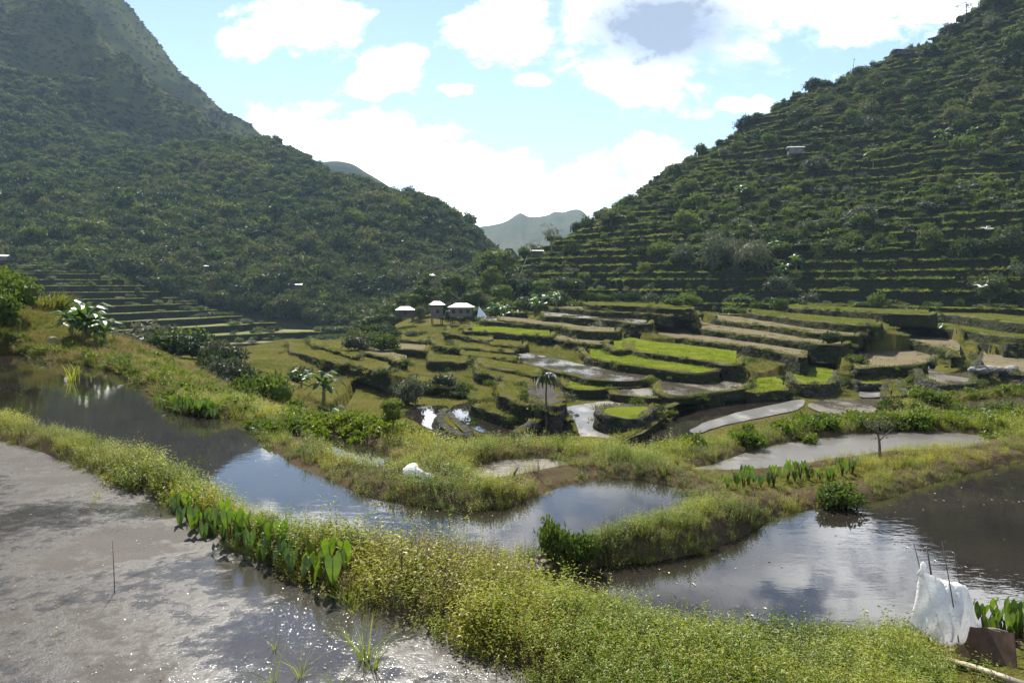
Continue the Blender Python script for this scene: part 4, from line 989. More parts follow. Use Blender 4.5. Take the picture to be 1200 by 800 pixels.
# grass and seedlings on the level tops
P_, S_, I_ = [], [], []
protoT = [grass_clump(.22, 26, .35, 'grass', .03, 51, .1), grass_clump(.22, 26, .35, 'grass', .03, 52, .1), grass_clump(.22, 34, .35, 'rice_blade', .028, 53, .06), grass_clump(.22, 34, .35, 'rice_blade', .028, 54, .06), grass_clump(.25, 18, .4, 'dry', .028, 55, .15)]
for pl, zz, tp in TOPS:
    if tp in ('mud_wet', 'drained'): continue
    lo, hi = pl.min(0), pl.max(0); A = (hi - lo).prod(); den = {'grass_ground': 1.6, 'rice_green': 1.8, 'stubble': .3, 'hill_top': 1.4, 'sheet': 1.6}[tp]
    n = int(min(A * den, 4500 if tp != 'sheet' else 14000)); q = rs.uniform(lo, hi, (n, 2)); q = q[sdf(pl, q[:, 0], q[:, 1], .5) < -.1]
    nz = vnoise(q[:, 0] * .25, q[:, 1] * .25, 13); q = q[nz + rs.random(len(q)) * .4 > .38]
    z = np.full(len(q), zz)
    for pl2, z2, tp2 in TOPS:
        if z2 > zz: z = np.where(sdf(pl2, q[:, 0], q[:, 1], .5) < -.1, -99, z)
    for pp, pz in POOLS: z = np.where(sdf(pp, q[:, 0], q[:, 1], .5) < .0, -99, z)
    k = z > -50; q, z = q[k], z[k]; n = len(q)
    P_.append(np.column_stack([q, z])); S_.append(rs.uniform(.7, 1.4, n)); I_.append(np.where(rs.random(n) < .08, 4, rs.integers(2, 4, n) if tp == 'rice_green' else rs.integers(0, 2, n)))
q = np.concatenate(P_); scatter('grass', protoT, q, rs.uniform(0, 6.28, len(q)), np.concatenate(S_), np.concatenate(I_))

# ferns, weeds and low scrub rooted in the old walls and on their rims
wl = np.concatenate(WALLS); wl = np.repeat(wl, 3, 0); n = len(wl)
wl[:, :2] += rs.normal(0, .30, (n, 2)); f_ = np.where(rs.random(n) < .35, rs.uniform(-.02, .1, n), rs.uniform(.1, 1.0, n)); wz = wl[:, 2] - f_ * wl[:, 3]
k = (vnoise(wl[:, 0] * .45, wl[:, 1] * .45, 19) > .56) & (rs.random(n) < .55); q = np.column_stack([wl[k, :2], wz[k]]); n = len(q)
protoN = [leaf_blob(.5, .45, 120, .15, .07, mt, s, 5, False, .5, 'wall_plant') for mt, s in (('shrub', 67), ('shrub_lite', 68), ('shrub_grey', 69))] + [grass_clump(.45, 26, .25, 'dry', .03, 70, .3), grass_clump(.45, 26, .25, 'grass', .03, 60, .35)]
scatter('undergrowth', protoN, q, rs.uniform(0, 6.28, n), .45 + .9 * rs.random(n) ** 2, rs.choice([0, 0, 1, 2, 3, 4, 4], n), rs.normal(0, .2, (n, 2)))
# steep hillside: grass on every rim, and a cover of low shrubs thickening upwards
protoR = [grass_clump(.5, 30, .4, 'grass', .05, 61, .35), grass_clump(.5, 30, .4, 'rice_blade', .05, 62, .35), leaf_blob(.55, .5, 110, .20, .10, 'shrub_lite', 63, 4, False, .4, 'rim_plant'), leaf_blob(.6, .5, 110, .2, .11, 'shrub', 64, 4, False, .4, 'rim_plant')]
rp = RISE; k = in_frame(rp[:, 0], rp[:, 1], rp[:, 2], .06) & (rp[:, 1] < 340) & (rs.random(len(rp)) < np.clip(rp[:, 5] * 1.3, 0, 1)); rp = np.repeat(rp[k], 2, 0); n = len(rp)
dn = rs.random(n) ** 1.5 * rp[:, 6] * .75 * (rs.random(n) < .14)
q = np.column_stack([rp[:, :2] + rp[:, 3:5] * rs.uniform(-.6, .35, n)[:, None] + rs.normal(0, .15, (n, 2)), rp[:, 2] - dn + .02])
scatter('grass', protoR, q, rs.uniform(0, 6.28, n), rs.uniform(.5, 1.5, n), np.where(rs.random(n) < .9, rs.integers(0, 2, n), rs.integers(2, 4, n)), rs.normal(0, .25, (n, 2)))
protoH = [leaf_blob(1.0, 1.0, 240, .30, .15, mt, s, 6, True, .35, 'shrub_cover') for mt, s in (('shrub', 71), ('shrub', 72), ('shrub_lite', 73), ('shrub_grey', 74), ('forest', 75))]
n = 26000; i = rs.integers(0, len(HV), n); q = HV[i] + np.column_stack([rs.normal(0, .5, (n, 2)), np.zeros(n)]); q[:, 2] = tread(HV[i, 2])
srw = (i // 400) / 330 * 4; px, py = proj(q[:, 0], q[:, 1], q[:, 2])
terr = np.maximum(sstep(270, 310, py) * (px > 600) * (1 - .75 * np.exp(-((px - 870) / 70) ** 2) * (py < 318)), np.maximum(np.exp(-((py - 202) / 26) ** 2) * sstep(985, 1030, px), np.maximum(sstep(225, 262, py) * sstep(1000, 1060, px), sstep(252, 268, py) * (px < 770))))
cov = sstep(.2, .9, srw) * (.35 + .65 * (fbm(q[:, 0], q[:, 1], 13, 3, 121) > -.12)) * (1 - .96 * np.clip(terr, 0, 1))
cov *= np.where(np.hypot((px - 931) / 26, (py - 180) / 14) < 1, .1, 1) 
k = (rs.random(n) < cov) & (srw < 3.25) & in_frame(q[:, 0], q[:, 1], q[:, 2], .08); q = q[k]; n = len(q)
dark = fbm(q[:, 0], q[:, 1], 22, 3, 125)
pid = np.where(dark < -.05, rs.choice([0, 1, 4], n), rs.choice([0, 2, 2, 3], n))
scatter('undergrowth', protoH, q, rs.uniform(0, 6.28, n), np.column_stack([(.7 + 2.6 * rs.random(n) ** 2.2)] * 2 + [.7 + 1.9 * rs.random(n) ** 2]), pid)

rl = []
for (z_, zp_, sg) in SEGl:
    m_ = sg.mean(1); rl.append(np.column_stack([m_, np.full(len(m_), z_)]))
rl = np.concatenate(rl); rl = rl[in_frame(rl[:, 0], rl[:, 1], rl[:, 2]) & (vnoise(rl[:, 0] * .07, rl[:, 1] * .07, 15) > .25)]; n = len(rl)
protoV = [grass_clump(.45, 26, .5, 'rice_blade', .07, 65, .25), grass_clump(.4, 26, .5, 'dry', .06, 66, .25)]
scatter('grass', protoV, rl + rs.normal(0, .2, (n, 3)) * (1, 1, 0), rs.uniform(0, 6.28, n), rs.uniform(.6, 1.2, n), (rs.random(n) < .45).astype(int))
# forest on the mountain
protoF = [leaf_blob(3.4, 4.6, 330, 1.05, .6, 'forest', s, 8, True, .3, 'forest_crown') for s in (81, 82, 83, 84)] + [leaf_blob(2.6, 2.0, 160, .8, .5, 'forest', s, 6, True, .3, 'scrub') for s in (85, 86)] + [leaf_blob(3.0, 5.2, 300, .95, .5, 'shrub_lite', 87, 7, True, .3, 'forest_crown'), leaf_blob(3.6, 4.4, 330, 1.0, .5, 'shrub', 88, 9, True, .3, 'forest_crown')]
n = 70000; u = rs.uniform(-.80, .06, n); y = np.sqrt(rs.uniform(240 ** 2, 760 ** 2, n)); x = u * y; z = H_mount(x, y)
px, py = proj(x, y, z)
low = (px > 0) & (px < 215) & (py > 300 + .2 * px); 
k = (py > -30) & (z > -26) & ~((px < 420) & (py > 318 + .17 * px)) & (px < 640); 
hi = sstep(560, 700, y - 60 * fbm(x, y, 60, 3, 131))
k &= rs.random(n) < (1 - .55 * hi) * np.clip(.31 * (650 / y), .18, 1) * (.75 + .25 * (fbm(x, y, 40, 3, 133) > -.2))
x, y, z, hi = x[k], y[k], z[k], hi[k]; n = len(x)
small = rs.random(n) < hi * .92
s = np.where(small, rs.uniform(.35, .85, n), rs.uniform(.45, 1.1, n) * (1 + .2 * (y < 420)) * np.where(rs.random(n) < .05, 1.5, 1))
scatter('forest', protoF, np.column_stack([x, y, z - .3]), rs.uniform(0, 6.28, n), np.column_stack([s, s, s * rs.uniform(.8, 1.3, n)]), np.where(small, rs.integers(4, 6, n), np.where(rs.random(n) < .10, 6, np.where(rs.random(n) < .2, 7, rs.integers(0, 4, n)))), rs.normal(0, .1, (n, 2)))
n = 22000; u = rs.uniform(-.75, -.25, n); y = rs.uniform(640, 1120, n); x = u * y; z = H_mount(x, y)
k = rs.random(n) < .12 + .55 * sstep(-.05, .25, fbm(x, y, 70, 3, 135)); x, y, z = x[k], y[k], z[k]; n = len(x)
scatter('mountain_scrub', protoF[4:6], np.column_stack([x, y, z - .2]), rs.uniform(0, 6.28, n), np.column_stack([rs.uniform(.5, 1.3, n)] * 2 + [rs.uniform(.4, .9, n)]), rs.integers(0, 2, n))
# scrub on the far valley side
n = 5200; i = rs.integers(0, len(LVv), n); q = LVv[i].copy(); px, py = proj(q[:, 0], q[:, 1], q[:, 2])
cv_ = np.where(px < 215, .13 + .8 * (np.hypot((px - 60) / 50, (py - 312) / 10) < 1) + .7 * (py > 402), .5) * (fbm(q[:, 0], q[:, 1], 18, 3, 141) > -.15)
cv_ = np.where((px > 262) & (px < 325) & (py > 362), .12, cv_)
k = rs.random(n) < cv_; q = q[k]; n = len(q)
zi = np.array(lvl); q[:, 2] = zi[np.clip(np.searchsorted(zi, q[:, 2], 'right') - 1, 0, len(zi) - 1)]
scatter('undergrowth', protoH, q, rs.uniform(0, 6.28, n), np.column_stack([rs.uniform(.8, 2.2, n)] * 2 + [rs.uniform(.6, 1.8, n)]), rs.choice([0, 2, 3, 4], n))

# scraps of straw and leaves afloat or lying on the mud
mb = MB(); random.seed(5)
D_ = []
for _ in range(5200):
    y = math.sqrt(random.uniform(16, 220)); x = random.uniform(-.72, .6) * y; D_.append((x, y))
D_ = np.array(D_); kk = sdf(POLY['near'], D_[:, 0], D_[:, 1], 1.0); D_ = D_[(kk < -.05) & ((vnoise(D_[:, 0] * .8, D_[:, 1] * .8, 3) > .45))]
for x, y in D_:
    L = random.choice((.008, .012, .02, .02, .035)); a = random.uniform(0, 6.28); mb.leaf(Vector((x, y, -2.995 + random.uniform(0, .004))), Vector((math.cos(a), math.sin(a), random.uniform(0, .35))), Vector((0, 0, 1)), L, L * .4, 0, .1)
E2 = []
for k_, zz, nn in (('lower', -3.616, 900), ('channel', -3.446, 500)):
    pl = POLY[k_]; lo, hi = pl.min(0), pl.max(0); q = rs.uniform(lo, hi, (nn * 3, 2)); sd_ = sdf(pl, q[:, 0], q[:, 1], 2.0)
    q = q[(sd_ < -.05) & ((rs.random(len(q)) < np.exp(sd_ / .7)) | (vnoise(q[:, 0] * .7, q[:, 1] * .7, 5) > .8))]
    for x, y in q:
        if y > 36: continue
        L = random.choice((.012, .02, .03, .05)); a = random.uniform(0, 6.28); mb.leaf(Vector((x, y, zz)), Vector((math.cos(a), math.sin(a), random.uniform(0, .2))), Vector((0, 0, 1)), L, L * .5, 0, .1)
ob('debris', mb.mesh('debris', [M['debris']]), kind='stuff')

# ================================================================== single plants, huts and small things
def march(px, py, H, d0, d1, n=900):
    r = ray(px, py); d = np.linspace(d0, d1, n); x = d * r[0] / r[1]; z = d * r[2] / r[1]
    g = H(x, d) - z; i = np.argmax(g > 0) if (g > 0).any() else n - 1
    return (x[i], d[i], z[i])
def ground_z(x, y):
    """height of whatever surface lies at x,y in the bowl"""
    x_ = np.array([x]); y_ = np.array([y])
    if y < 45: return float(H_near(x_, y_)[0])
    z = float(H_mid(x_, y_)[0]); best = -99
    for pl, zz, tp in TOPS:
        if sdf(pl, x_, y_, .5)[0] < 0 and zz > best: best = zz
    return best if best > -90 else z
def bowl(px, d):
    r = ray(px, 400); x = d * r[0] / r[1]; return (x, d, ground_z(x, d))
def by_px(px, py, d0=4, d1=200):
    """first ground met by the sight line in the near and middle ground"""
    r = ray(px, py); d = np.exp(np.linspace(math.log(d0), math.log(d1), 500)); x = d * r[0] / r[1]; z = d * r[2] / r[1]
    g = np.where(d < 45, H_near(x, d), H_mid(x, d))
    for pl, zz, tp in TOPS: g = np.where((sdf(pl, x, d, .5) < 0) & (d > 45), np.maximum(g, zz), g)
    i = np.argmax(g > z) if (g > z).any() else len(d) - 1
    return (x[i], d[i], float(g[i]))

SHR = [leaf_blob(1, 1, 620, .19, .10, mt, s, lb, True, .35, 'shrub') for mt, s, lb in (('shrub', 901, 8), ('shrub', 902, 9), ('shrub_lite', 903, 8), ('shrub_grey', 904, 8), ('forest', 905, 9))]
FEATHER = [leaf_blob(1, 1, 900, .26, .035, mt, s, 10, False, .7, 'shrub') for mt, s in (('shrub_grey', 911), ('shrub_lite', 912))]
def shrub(me, loc, r, h, label, group=None, rz=None, cat='shrub', name='shrub'):
    o = ob(name, me, None, label, cat, group, None, loc); o.scale = (r, r, h); o.rotation_euler = (0, 0, random.uniform(0, 6.28) if rz is None else rz); return o

# --- trees
def trunk_mesh(h, r, seed, limbs=5):
    random.seed(seed); mb = MB(); n = 6
    pts = [Vector((math.sin(i * .9 + seed) * .04 * h * i / n, math.cos(i * .7 + seed) * .04 * h * i / n, h * .78 * i / n - .3)) for i in range(n + 1)]
    mb.tube(pts, [r * (1 - .65 * i / n) for i in range(n + 1)], 0, 7)
    for k in range(limbs):
        f = random.uniform(.45, .95); p = pts[int(f * n)]; a = 6.28 * k / limbs + random.uniform(-.4, .4); L = h * random.uniform(.22, .38)
        q = p + Vector((math.cos(a) * L * .5, math.sin(a) * L * .5, L * .45)); e = p + Vector((math.cos(a) * L * .9, math.sin(a) * L * .9, L * .8))
        mb.tube([p, q, e], [r * .4, r * .26, r * .1], 0, 5)
    return mb.mesh('trunk', [M['bark']], True)
def crown_mesh(h, r, z0, mat, seed, n=700, L=.34, W=.18, open_=False):
    me = leaf_blob(r, h - z0, n, L, W, mat, seed, 6 if open_ else 10, not open_, .35, 'crown')
    for v in me.vertices: v.co.z += z0
    return me
TREES = {}
def tree_proto(key, h, r, z0, mat, seed, open_=False, n=700, L=.34, W=.18):
    TREES[key] = (trunk_mesh(h, .035 * h, seed), crown_mesh(h, r, z0, mat, seed, n, L, W, open_), h)
tree_proto('round', 6, 2.4, 1.6, 'shrub', 921); tree_proto('tall', 8, 2.0, 2.2, 'shrub', 922); tree_proto('light', 6, 2.2, 1.8, 'shrub_lite', 923)
tree_proto('airy', 6, 2.6, 2.2, 'shrub_grey', 924, True, 420, .30, .12); tree_proto('bush', 4.2, 2.2, .5, 'forest', 925)
def tree(key, loc, h, label, group=None, rz=None):
    tm, cm, h0 = TREES[key]; o = thing('tree', label, 'tree', loc, random.uniform(0, 6.28) if rz is None else rz, group); o.scale = (h / h0,) * 3
    ob('trunk', tm, o); ob('crown', cm, o); return o

# --- banana plants
def banana_leaf(L, W, seed):
    random.seed(seed); mb = MB(); n = 7; prev = None
    for i in range(n + 1):
        f = i / n; x = L * f * (1 - .22 * f); z = L * (.62 * f - .95 * f * f * f * random.uniform(.75, 1.0)); w = W * math.sin(math.pi * min(1, .06 + f * .94)) ** .6 * .5 * (0.12 if f < .08 else 1)
        c = (Vector((x, 0, z)), Vector((x - .03, w, z - w * .35 + random.uniform(-.03, .03))), Vector((x - .03, -w, z - w * .35 + random.uniform(-.03, .03))))
        if prev: mb.quad([prev[0], c[0], c[1], prev[1]]); mb.quad([prev[0], prev[2], c[2], c[0]])
        prev = c
    return mb.mesh('leaf', [M['banana']], False)
BL = [banana_leaf(1.9, .5, s) for s in (1, 2, 3)]
mb = MB(); mb.tube([(0, 0, -.2), (.03, 0, .5), (.05, .03, 1.1), (.05, .05, 1.5)], [.13, .12, .09, .05], 0, 8); BSTEM = mb.mesh('stem', [mat_plain('banana_stem', (.11, .12, .045), .6, 0, .4, 6)], True)
def banana_proto(n=12, seed=0):
    random.seed(seed); o = thing('banana_plant', 'banana plant', 'plant', (0, 0, 0)); ob('stem', BSTEM, o)
    for k in range(n):
        l = ob('leaf', random.choice(BL), o); l.location = (.05, .05, .8 + .7 * k / n); l.rotation_euler = (random.uniform(-.25, .25), -.85 * k / n + .05 + random.uniform(-.25, .2), k * 2.4 + random.uniform(-.3, .3)); l.scale = (random.uniform(.75, 1.1),) * 3
    return o
BP = banana_proto(12, 1); _first = [True]
def banana(loc, s, label, group, rz=None):
    if _first[0]:
        _first[0] = False; BP.location = loc; BP.scale = (s,) * 3; BP['label'] = label; BP['group'] = group; BP.rotation_euler.z = 1.0; return BP
    return dup(BP, loc, random.uniform(0, 6.28) if rz is None else rz, s, label, group)

random.seed(31)
# banana clump on the far bank of the pond
for k, (px, py, s) in enumerate([(84, 398, .9), (98, 402, 1.05), (112, 404, .95), (124, 408, .8), (104, 396, 1.1)]):
    p = by_px(px, py, 25, 60); banana(p, s * .82, 'dark glossy banana plant in the clump on the bank above the brown pond', 'banana plants on the bank above the pond')
for k, (px, py, d, s) in enumerate([(378, 468, 52, 1.0), (388, 470, 51, .95), (352, 452, 60, .7)]):
    banana(bowl(px, d), s, ['taller banana plant standing in the grassy slope below the ponds', 'banana plant just right of the taller one on the grassy slope', 'small banana plant uphill of the pair on the grassy slope'][k], 'banana plants on the grassy slope')
for k in range(15):
    px = random.uniform(575, 652); d = random.uniform(158, 196); g = bowl(px, d); banana(g, random.uniform(1.3, 2.0), 'banana plant in the thicket between the village and the hill', 'banana plants in the village thicket')
for px, py in [(868, 228), (1118, 148), (1136, 152), (1020, 178), (960, 150), (1100, 158), (905, 285), (930, 300), (915, 312)]:
    p = hill_point(px, py); banana((p[0], p[1], tread(p[2])), random.uniform(1.5, 2.0), 'pale banana plant among the shrubs on the steep hillside', 'banana plants on the steep hillside')

# --- shrubs of the steep hillside
nsh = 0; rs2 = np.random.default_rng(55)
while nsh < 230:
    i = rs2.integers(0, len(HV)); srw_ = (i // 400) / 330 * 4
    if srw_ < 1.05 or srw_ > 3.06: continue
    p = HV[i]; px, py = proj(*p)
    if not (575 < px < 1215 and py > -10): continue
    t_ = max((.96 if (278 < py < 345 and not (800 < px < 940 and py < 318)) else 0), math.exp(-((py - 202) / 24) ** 2) * (px > 1000), (py > 235) * (px > 1020), (py > 258) * (px < 770))
    if rs2.random() < t_ * .95 or math.hypot((px - 931) / 34, (py - 180) / 22) < 1: continue
    if rs2.random() > .25 + .75 * (vnoise(p[0] * .06, p[1] * .06, 7) > .42): continue
    r = rs2.uniform(1.5, 2.6) + 2.6 * rs2.random() ** 3; me = SHR[rs2.choice([0, 1, 2, 2, 3, 4])]
    shrub(me, (p[0], p[1], tread(p[2]) - .2), r, r * rs2.uniform(.8, 1.35), 'leafy shrub crowding the steep terraced hillside', 'shrubs on the steep hillside'); nsh += 1
while nsh < 285:      # the wooded upper corner of the hillside
    i = rs2.integers(0, len(HV)); p = HV[i]; px, py = proj(*p); srw_ = (i // 400) / 330 * 4
    if not (srw_ < 3 and px < 1210 and py > 5 and (px > 1085 and py < 150 or 870 < px < 1090 and 88 < py < 150) and rs2.random() < .35): continue
    r = rs2.uniform(3.0, 5.2); shrub(SHR[rs2.choice([0, 1, 4, 4])], (p[0], p[1], tread(p[2]) - .4), r, r * rs2.uniform(.9, 1.3), 'broad dark tree crown in the wooded upper part of the steep hillside', 'dark crowns of the wooded upper hillside', cat='tree', name='tree'); nsh += 1
for k in range(46):   # along the skyline
    f = rs2.uniform(.16, .88); j = int(f * 399); i = int(330 * 3 / 4) + rs2.integers(-3, 3); p = GR[i, j]; r = rs2.uniform(1.4, 3.0) + 1.8 * rs2.random() ** 3
    shrub(SHR[rs2.choice([0, 1, 4])], (p[0], p[1], tread(p[2]) - .4), r, r * rs2.uniform(.8, 1.5), 'shrub standing along the skyline of the steep hillside', 'shrubs along the hillside skyline')
for px, py, r, h, k, lab in [(842, 305, 5.5, 8, 0, 'big feathery grey-green bamboo thicket at the foot of the steep hillside'), (880, 308, 5, 7, 0, 'feathery grey-green thicket beside the biggest bamboo thicket'), (800, 300, 3.5, 5, 0, 'smaller feathery thicket at the dark end of the bamboo')]:
    p = hill_point(px, py); shrub(FEATHER[k], (p[0], p[1], p[2] - .3), r, h, lab); 
    shrub(SHR[4], (p[0] + .5, p[1] + 1.5, p[2] - .4), r * .75, h * .62, lab.replace('feathery', 'dark leafy').replace('bamboo', 'undergrowth'))
for px, py, r, h, lab in [(1092, 284, 3.4, 4.6, 'dense dark hedge bush at the upper end of the shaded thicket'), (1128, 286, 3.8, 4.6, 'dense dark hedge bush in the middle of the shaded thicket'), (1168, 284, 3.8, 4.4, 'dense dark hedge bush at the outer end of the shaded thicket')]:
    p = hill_point(px, py); shrub(SHR[4], (p[0], p[1], tread(p[2]) - .2), r, h, lab)
p = hill_point(1158, 345); tree('bush', (p[0], p[1], tread(p[2])), 6.5, 'dark shaded tree rooted low on the steep hillside')
for px, py, h, key, lab in [(704, 262, 7, 'airy', 'flat-topped airy tree where the hill meets the sky'), (716, 258, 5, 'round', 'small dark tree beside the flat-topped airy tree'), (645, 290, 9, 'airy', 'thin grey tree on the low end of the ridge'), (622, 300, 6, 'airy', 'faint small tree next to the shed with the flat pale roof'),
        (1108, 40, 8, 'airy', 'spindly tree against the sky near the top of the hill'), (1128, 24, 11, 'airy', 'tallest spindly tree against the sky near the top of the hill'), (1014, 70, 4, 'airy', 'small spindly tree near the leaning pole on the ridge'), (1160, 8, 10, 'bush', 'dark crowded tree at the very top of the hill'), (1190, 0, 11, 'round', 'large dark tree at the edge of the hilltop'),
        (912, 158, 4, 'light', 'bright green young tree left of the lone hut'), (1020, 186, 5.5, 'light', 'bright yellow-green tree above the small stepped fields'), (1180, 150, 8, 'light', 'broad bright tree on the upper hillside')]:
    p = hill_point(px, py + 2); tree(key, (p[0], p[1], p[2] - .4), h, lab)

# --- village trees
for k, (px, d, h, key) in enumerate([(441, 172, 5, 'bush'), (450, 178, 6, 'round'), (462, 168, 4, 'bush'), (430, 180, 5.5, 'bush'), (455, 200, 9, 'round'), (470, 210, 10, 'light'), (487, 206, 11, 'airy'), (500, 212, 13, 'tall'), (515, 210, 12, 'airy'), (528, 205, 12, 'light'), (545, 206, 11, 'tall'), (560, 200, 10, 'light'), (573, 212, 17, 'tall'), (583, 216, 18, 'light'), (592, 196, 11, 'tall'), (598, 215, 15, 'round'), (610, 190, 8, 'light'), (570, 186, 6, 'bush'), (492, 178, 4, 'bush'), (527, 180, 5, 'round'), (580, 172, 3, 'bush'), (420, 176, 4, 'round'), (640, 172, 5, 'round'), (655, 168, 4, 'light'), (588, 178, 9, 'light'), (596, 184, 12, 'tall'), (606, 196, 13, 'airy'), (616, 186, 10, 'round'), (626, 192, 10, 'tall'), (636, 182, 8, 'light'), (646, 186, 8, 'airy'), (578, 196, 14, 'tall'), (556, 186, 8, 'round'), (524, 188, 8, 'tall'), (497, 190, 9, 'round'), (485, 184, 7, 'light')]):
    g = bowl(px, d); tree(key, (g[0], g[1], g[2] - .2), h, 'leafy tree crowding round the huts of the small village', 'trees around the village')
for px, d, r, h in [(440, 160, 2.4, 2.2), (452, 158, 2.2, 2.0), (462, 152, 2.0, 1.5), (480, 150, 1.8, 1.1), (428, 162, 2.0, 2.2), (497, 152, 1.5, .9), (415, 150, 2.2, 2.4)]:
    shrub(SHR[random.choice([0, 1, 4])], bowl(px, d), r, h, 'dark bush on the bank just below the village huts', 'bushes below the village')
for px, py in [(672, 337), (690, 338), (706, 339), (724, 340), (742, 341), (760, 343), (655, 336), (782, 344), (806, 345)]:
    p = hill_point(px, py); shrub(SHR[random.choice([0, 2, 3])], (p[0], p[1], tread(p[2]) - .1), random.uniform(2, 3), random.uniform(1.8, 2.8), 'round hedge bush in the row above the bare reddish terrace', 'row of hedge bushes above the reddish terrace')

# --- middle ground shrubs, each known by its neighbours
MID = [(310, 487, 30, 1.3, 1.5, 2, 'broad fresh green bush at the inner edge of the blue channel'), (292, 478, 32, 1.0, 1.3, 2, 'fresh green bush left of the broad one by the blue channel'), (334, 484, 31, .9, 1.0, 2, 'smaller fresh green bush right of the broad one by the channel'),
       (268, 442, 48, 2.0, 2.2, 3, 'wispy grey-green bush on the bank behind the channel'), (246, 440, 52, 1.8, 2.4, 4, 'dark round bush in the shadow beside the wispy one'), (262, 412, 62, 2.2, 2.6, 3, 'thin-leaved spreading bush in front of the far stepped fields'),
       (402, 474, 46, 1.3, 1.1, 0, 'brownish low bush right of the banana pair'), (430, 482, 45, 1.0, .8, 0, 'dark low bush at the grass edge beside the little pond'), (346, 440, 64, 1.4, 1.3, 4, 'dark low bush uphill of the banana pair'), (424, 470, 48, .9, 1.0, 1, 'dark ferny bush between the banana pair and the silvery shrub'),
       (478, 452, 64, 1.6, 2.4, 3, 'tall silvery shrub in the rough grass left of the little ponds'), (466, 440, 70, 1.6, 1.3, 3, 'silvery shrub behind the tall silvery one'), (502, 440, 70, 1.3, 1.2, 3, 'olive shrub right of the tall silvery one'), (534, 446, 68, 1.1, .8, 0, 'dark rounded shrub above the second little pond'), (520, 440, 70, 1.4, 1.2, 3, 'dry grey shrub behind the dark rounded one'),
       (440, 408, 105, 2.4, 2.8, 0, 'tallest ferny bush of the dark thicket below the village'), (428, 412, 100, 2.4, 2.2, 4, 'dark bush at the left of the thicket below the village'), (456, 416, 98, 2.2, 2.0, 0, 'dark bush at the lower end of the thicket below the village'), (418, 420, 92, 1.8, 1.8, 3, 'dry bush under the thicket below the village'),
       (222, 418, 80, 3.0, 2.6, 4, 'dark bush at the edge of the drop to the valley'), (172, 422, 85, 4.5, 4.0, 3, 'large grey thicket filling the drop behind the banana clump'), (148, 418, 90, 4.0, 3.4, 3, 'grey thicket hidden half behind the banana clump'), (196, 424, 82, 3.4, 2.8, 0, 'dull green thicket at the right of the grey one'), (215, 396, 120, 4.5, 5.5, 2, 'green thicket below the far stepped fields'),
       (946, 512, 31, .95, 1.0, 2, 'round bush on the bank in front of the silvery wet field'), (968, 510, 31, .7, .8, 2, 'bush touching the right side of the round bank bush'), (1046, 508, 30, .8, .8, 1, 'dark low bush on the bank behind the silver pond'), (1000, 507, 30, .8, .65, 2, 'low bush between the round one and the dark one on the bank'), (1090, 498, 31, 1.0, .9, 2, 'leafy bush at the brown pool on the right arm'), (1130, 500, 30, .9, .7, 2, 'low leafy bush below the brown pool'), (1180, 500, 29, 1.0, .9, 2, 'bright leafy bush at the far right bank'),
       (1000, 436, 80, 1.5, 1.2, 0, 'dark shrub on the corner of the brightest seedbed wall'), (978, 418, 84, 1.5, 1.4, 4, 'dark shrub at the upper corner behind the brightest seedbed'), (912, 366, 135, 1.8, 2.6, 2, 'upright shrub growing on the grassy strip of the terraces'), (806, 374, 128, 2.6, 2.2, 2, 'light tangled bush where three terrace walls meet'), (790, 378, 126, 2.0, 1.6, 2, 'low tangled bush left of the light one between terrace walls'), (704, 388, 120, 2.2, 1.4, 3, 'reddish dry bush on a terrace wall below the village')]
for px, py, d, r, h, mi, lab in MID:
    shrub(SHR[mi], tuple(np.array(bowl(px, d)) - (0, 0, .05)), r, h, lab)
for px, py, r, h, lab in [(12, 372, 1.6, 2.2, 'tall yellow-green hedge bush on the bank at the pond head'), (-6, 392, 1.3, 2.2, 'yellow-green hedge bush nearest the pond head'), (2, 350, 1.8, 2.0, 'hedge bush behind the tall yellow-green one')]:
    shrub(SHR[2], by_px(px, py, 30, 60), r, h, lab)
for px, py, r, h, me, lab in [(48, 362, 1.7, 1.2, 0, 'rounded mound of long grass beside the hedge bushes'), (72, 412, .9, .55, 0, 'smooth round tuft of long grass on the pond bank')]:
    g = grass_clump(1.0, 700, .95, 'grass', .05, 77, .4); shrub(g, by_px(px, py, 25, 60), r, h, lab, None, None, 'grass tuft', 'grass_mound')
shrub(SHR[2], by_px(652, 668, 7.9, 16), .30, .62, 'leafy bright bush at the tip of the bank between two ponds')
shrub(SHR[2], by_px(680, 664, 8.2, 16), .28, .40, 'small leafy bush right behind the bright one at the bank tip')
shrub(SHR[2], by_px(985, 597, 8, 20), .5, .42, 'low bush half way along the long bank between the ponds')
tree('light', tuple(np.array(by_px(462, 522, 17, 30)) - (0, 0, .05)), 1.0, 'little dark-stemmed tree at the edge of the sweet potato field')
tree('airy', by_px(1030, 536, 12, 30), 1.0, 'low leaning sapling with bare twigs over the silver pond')

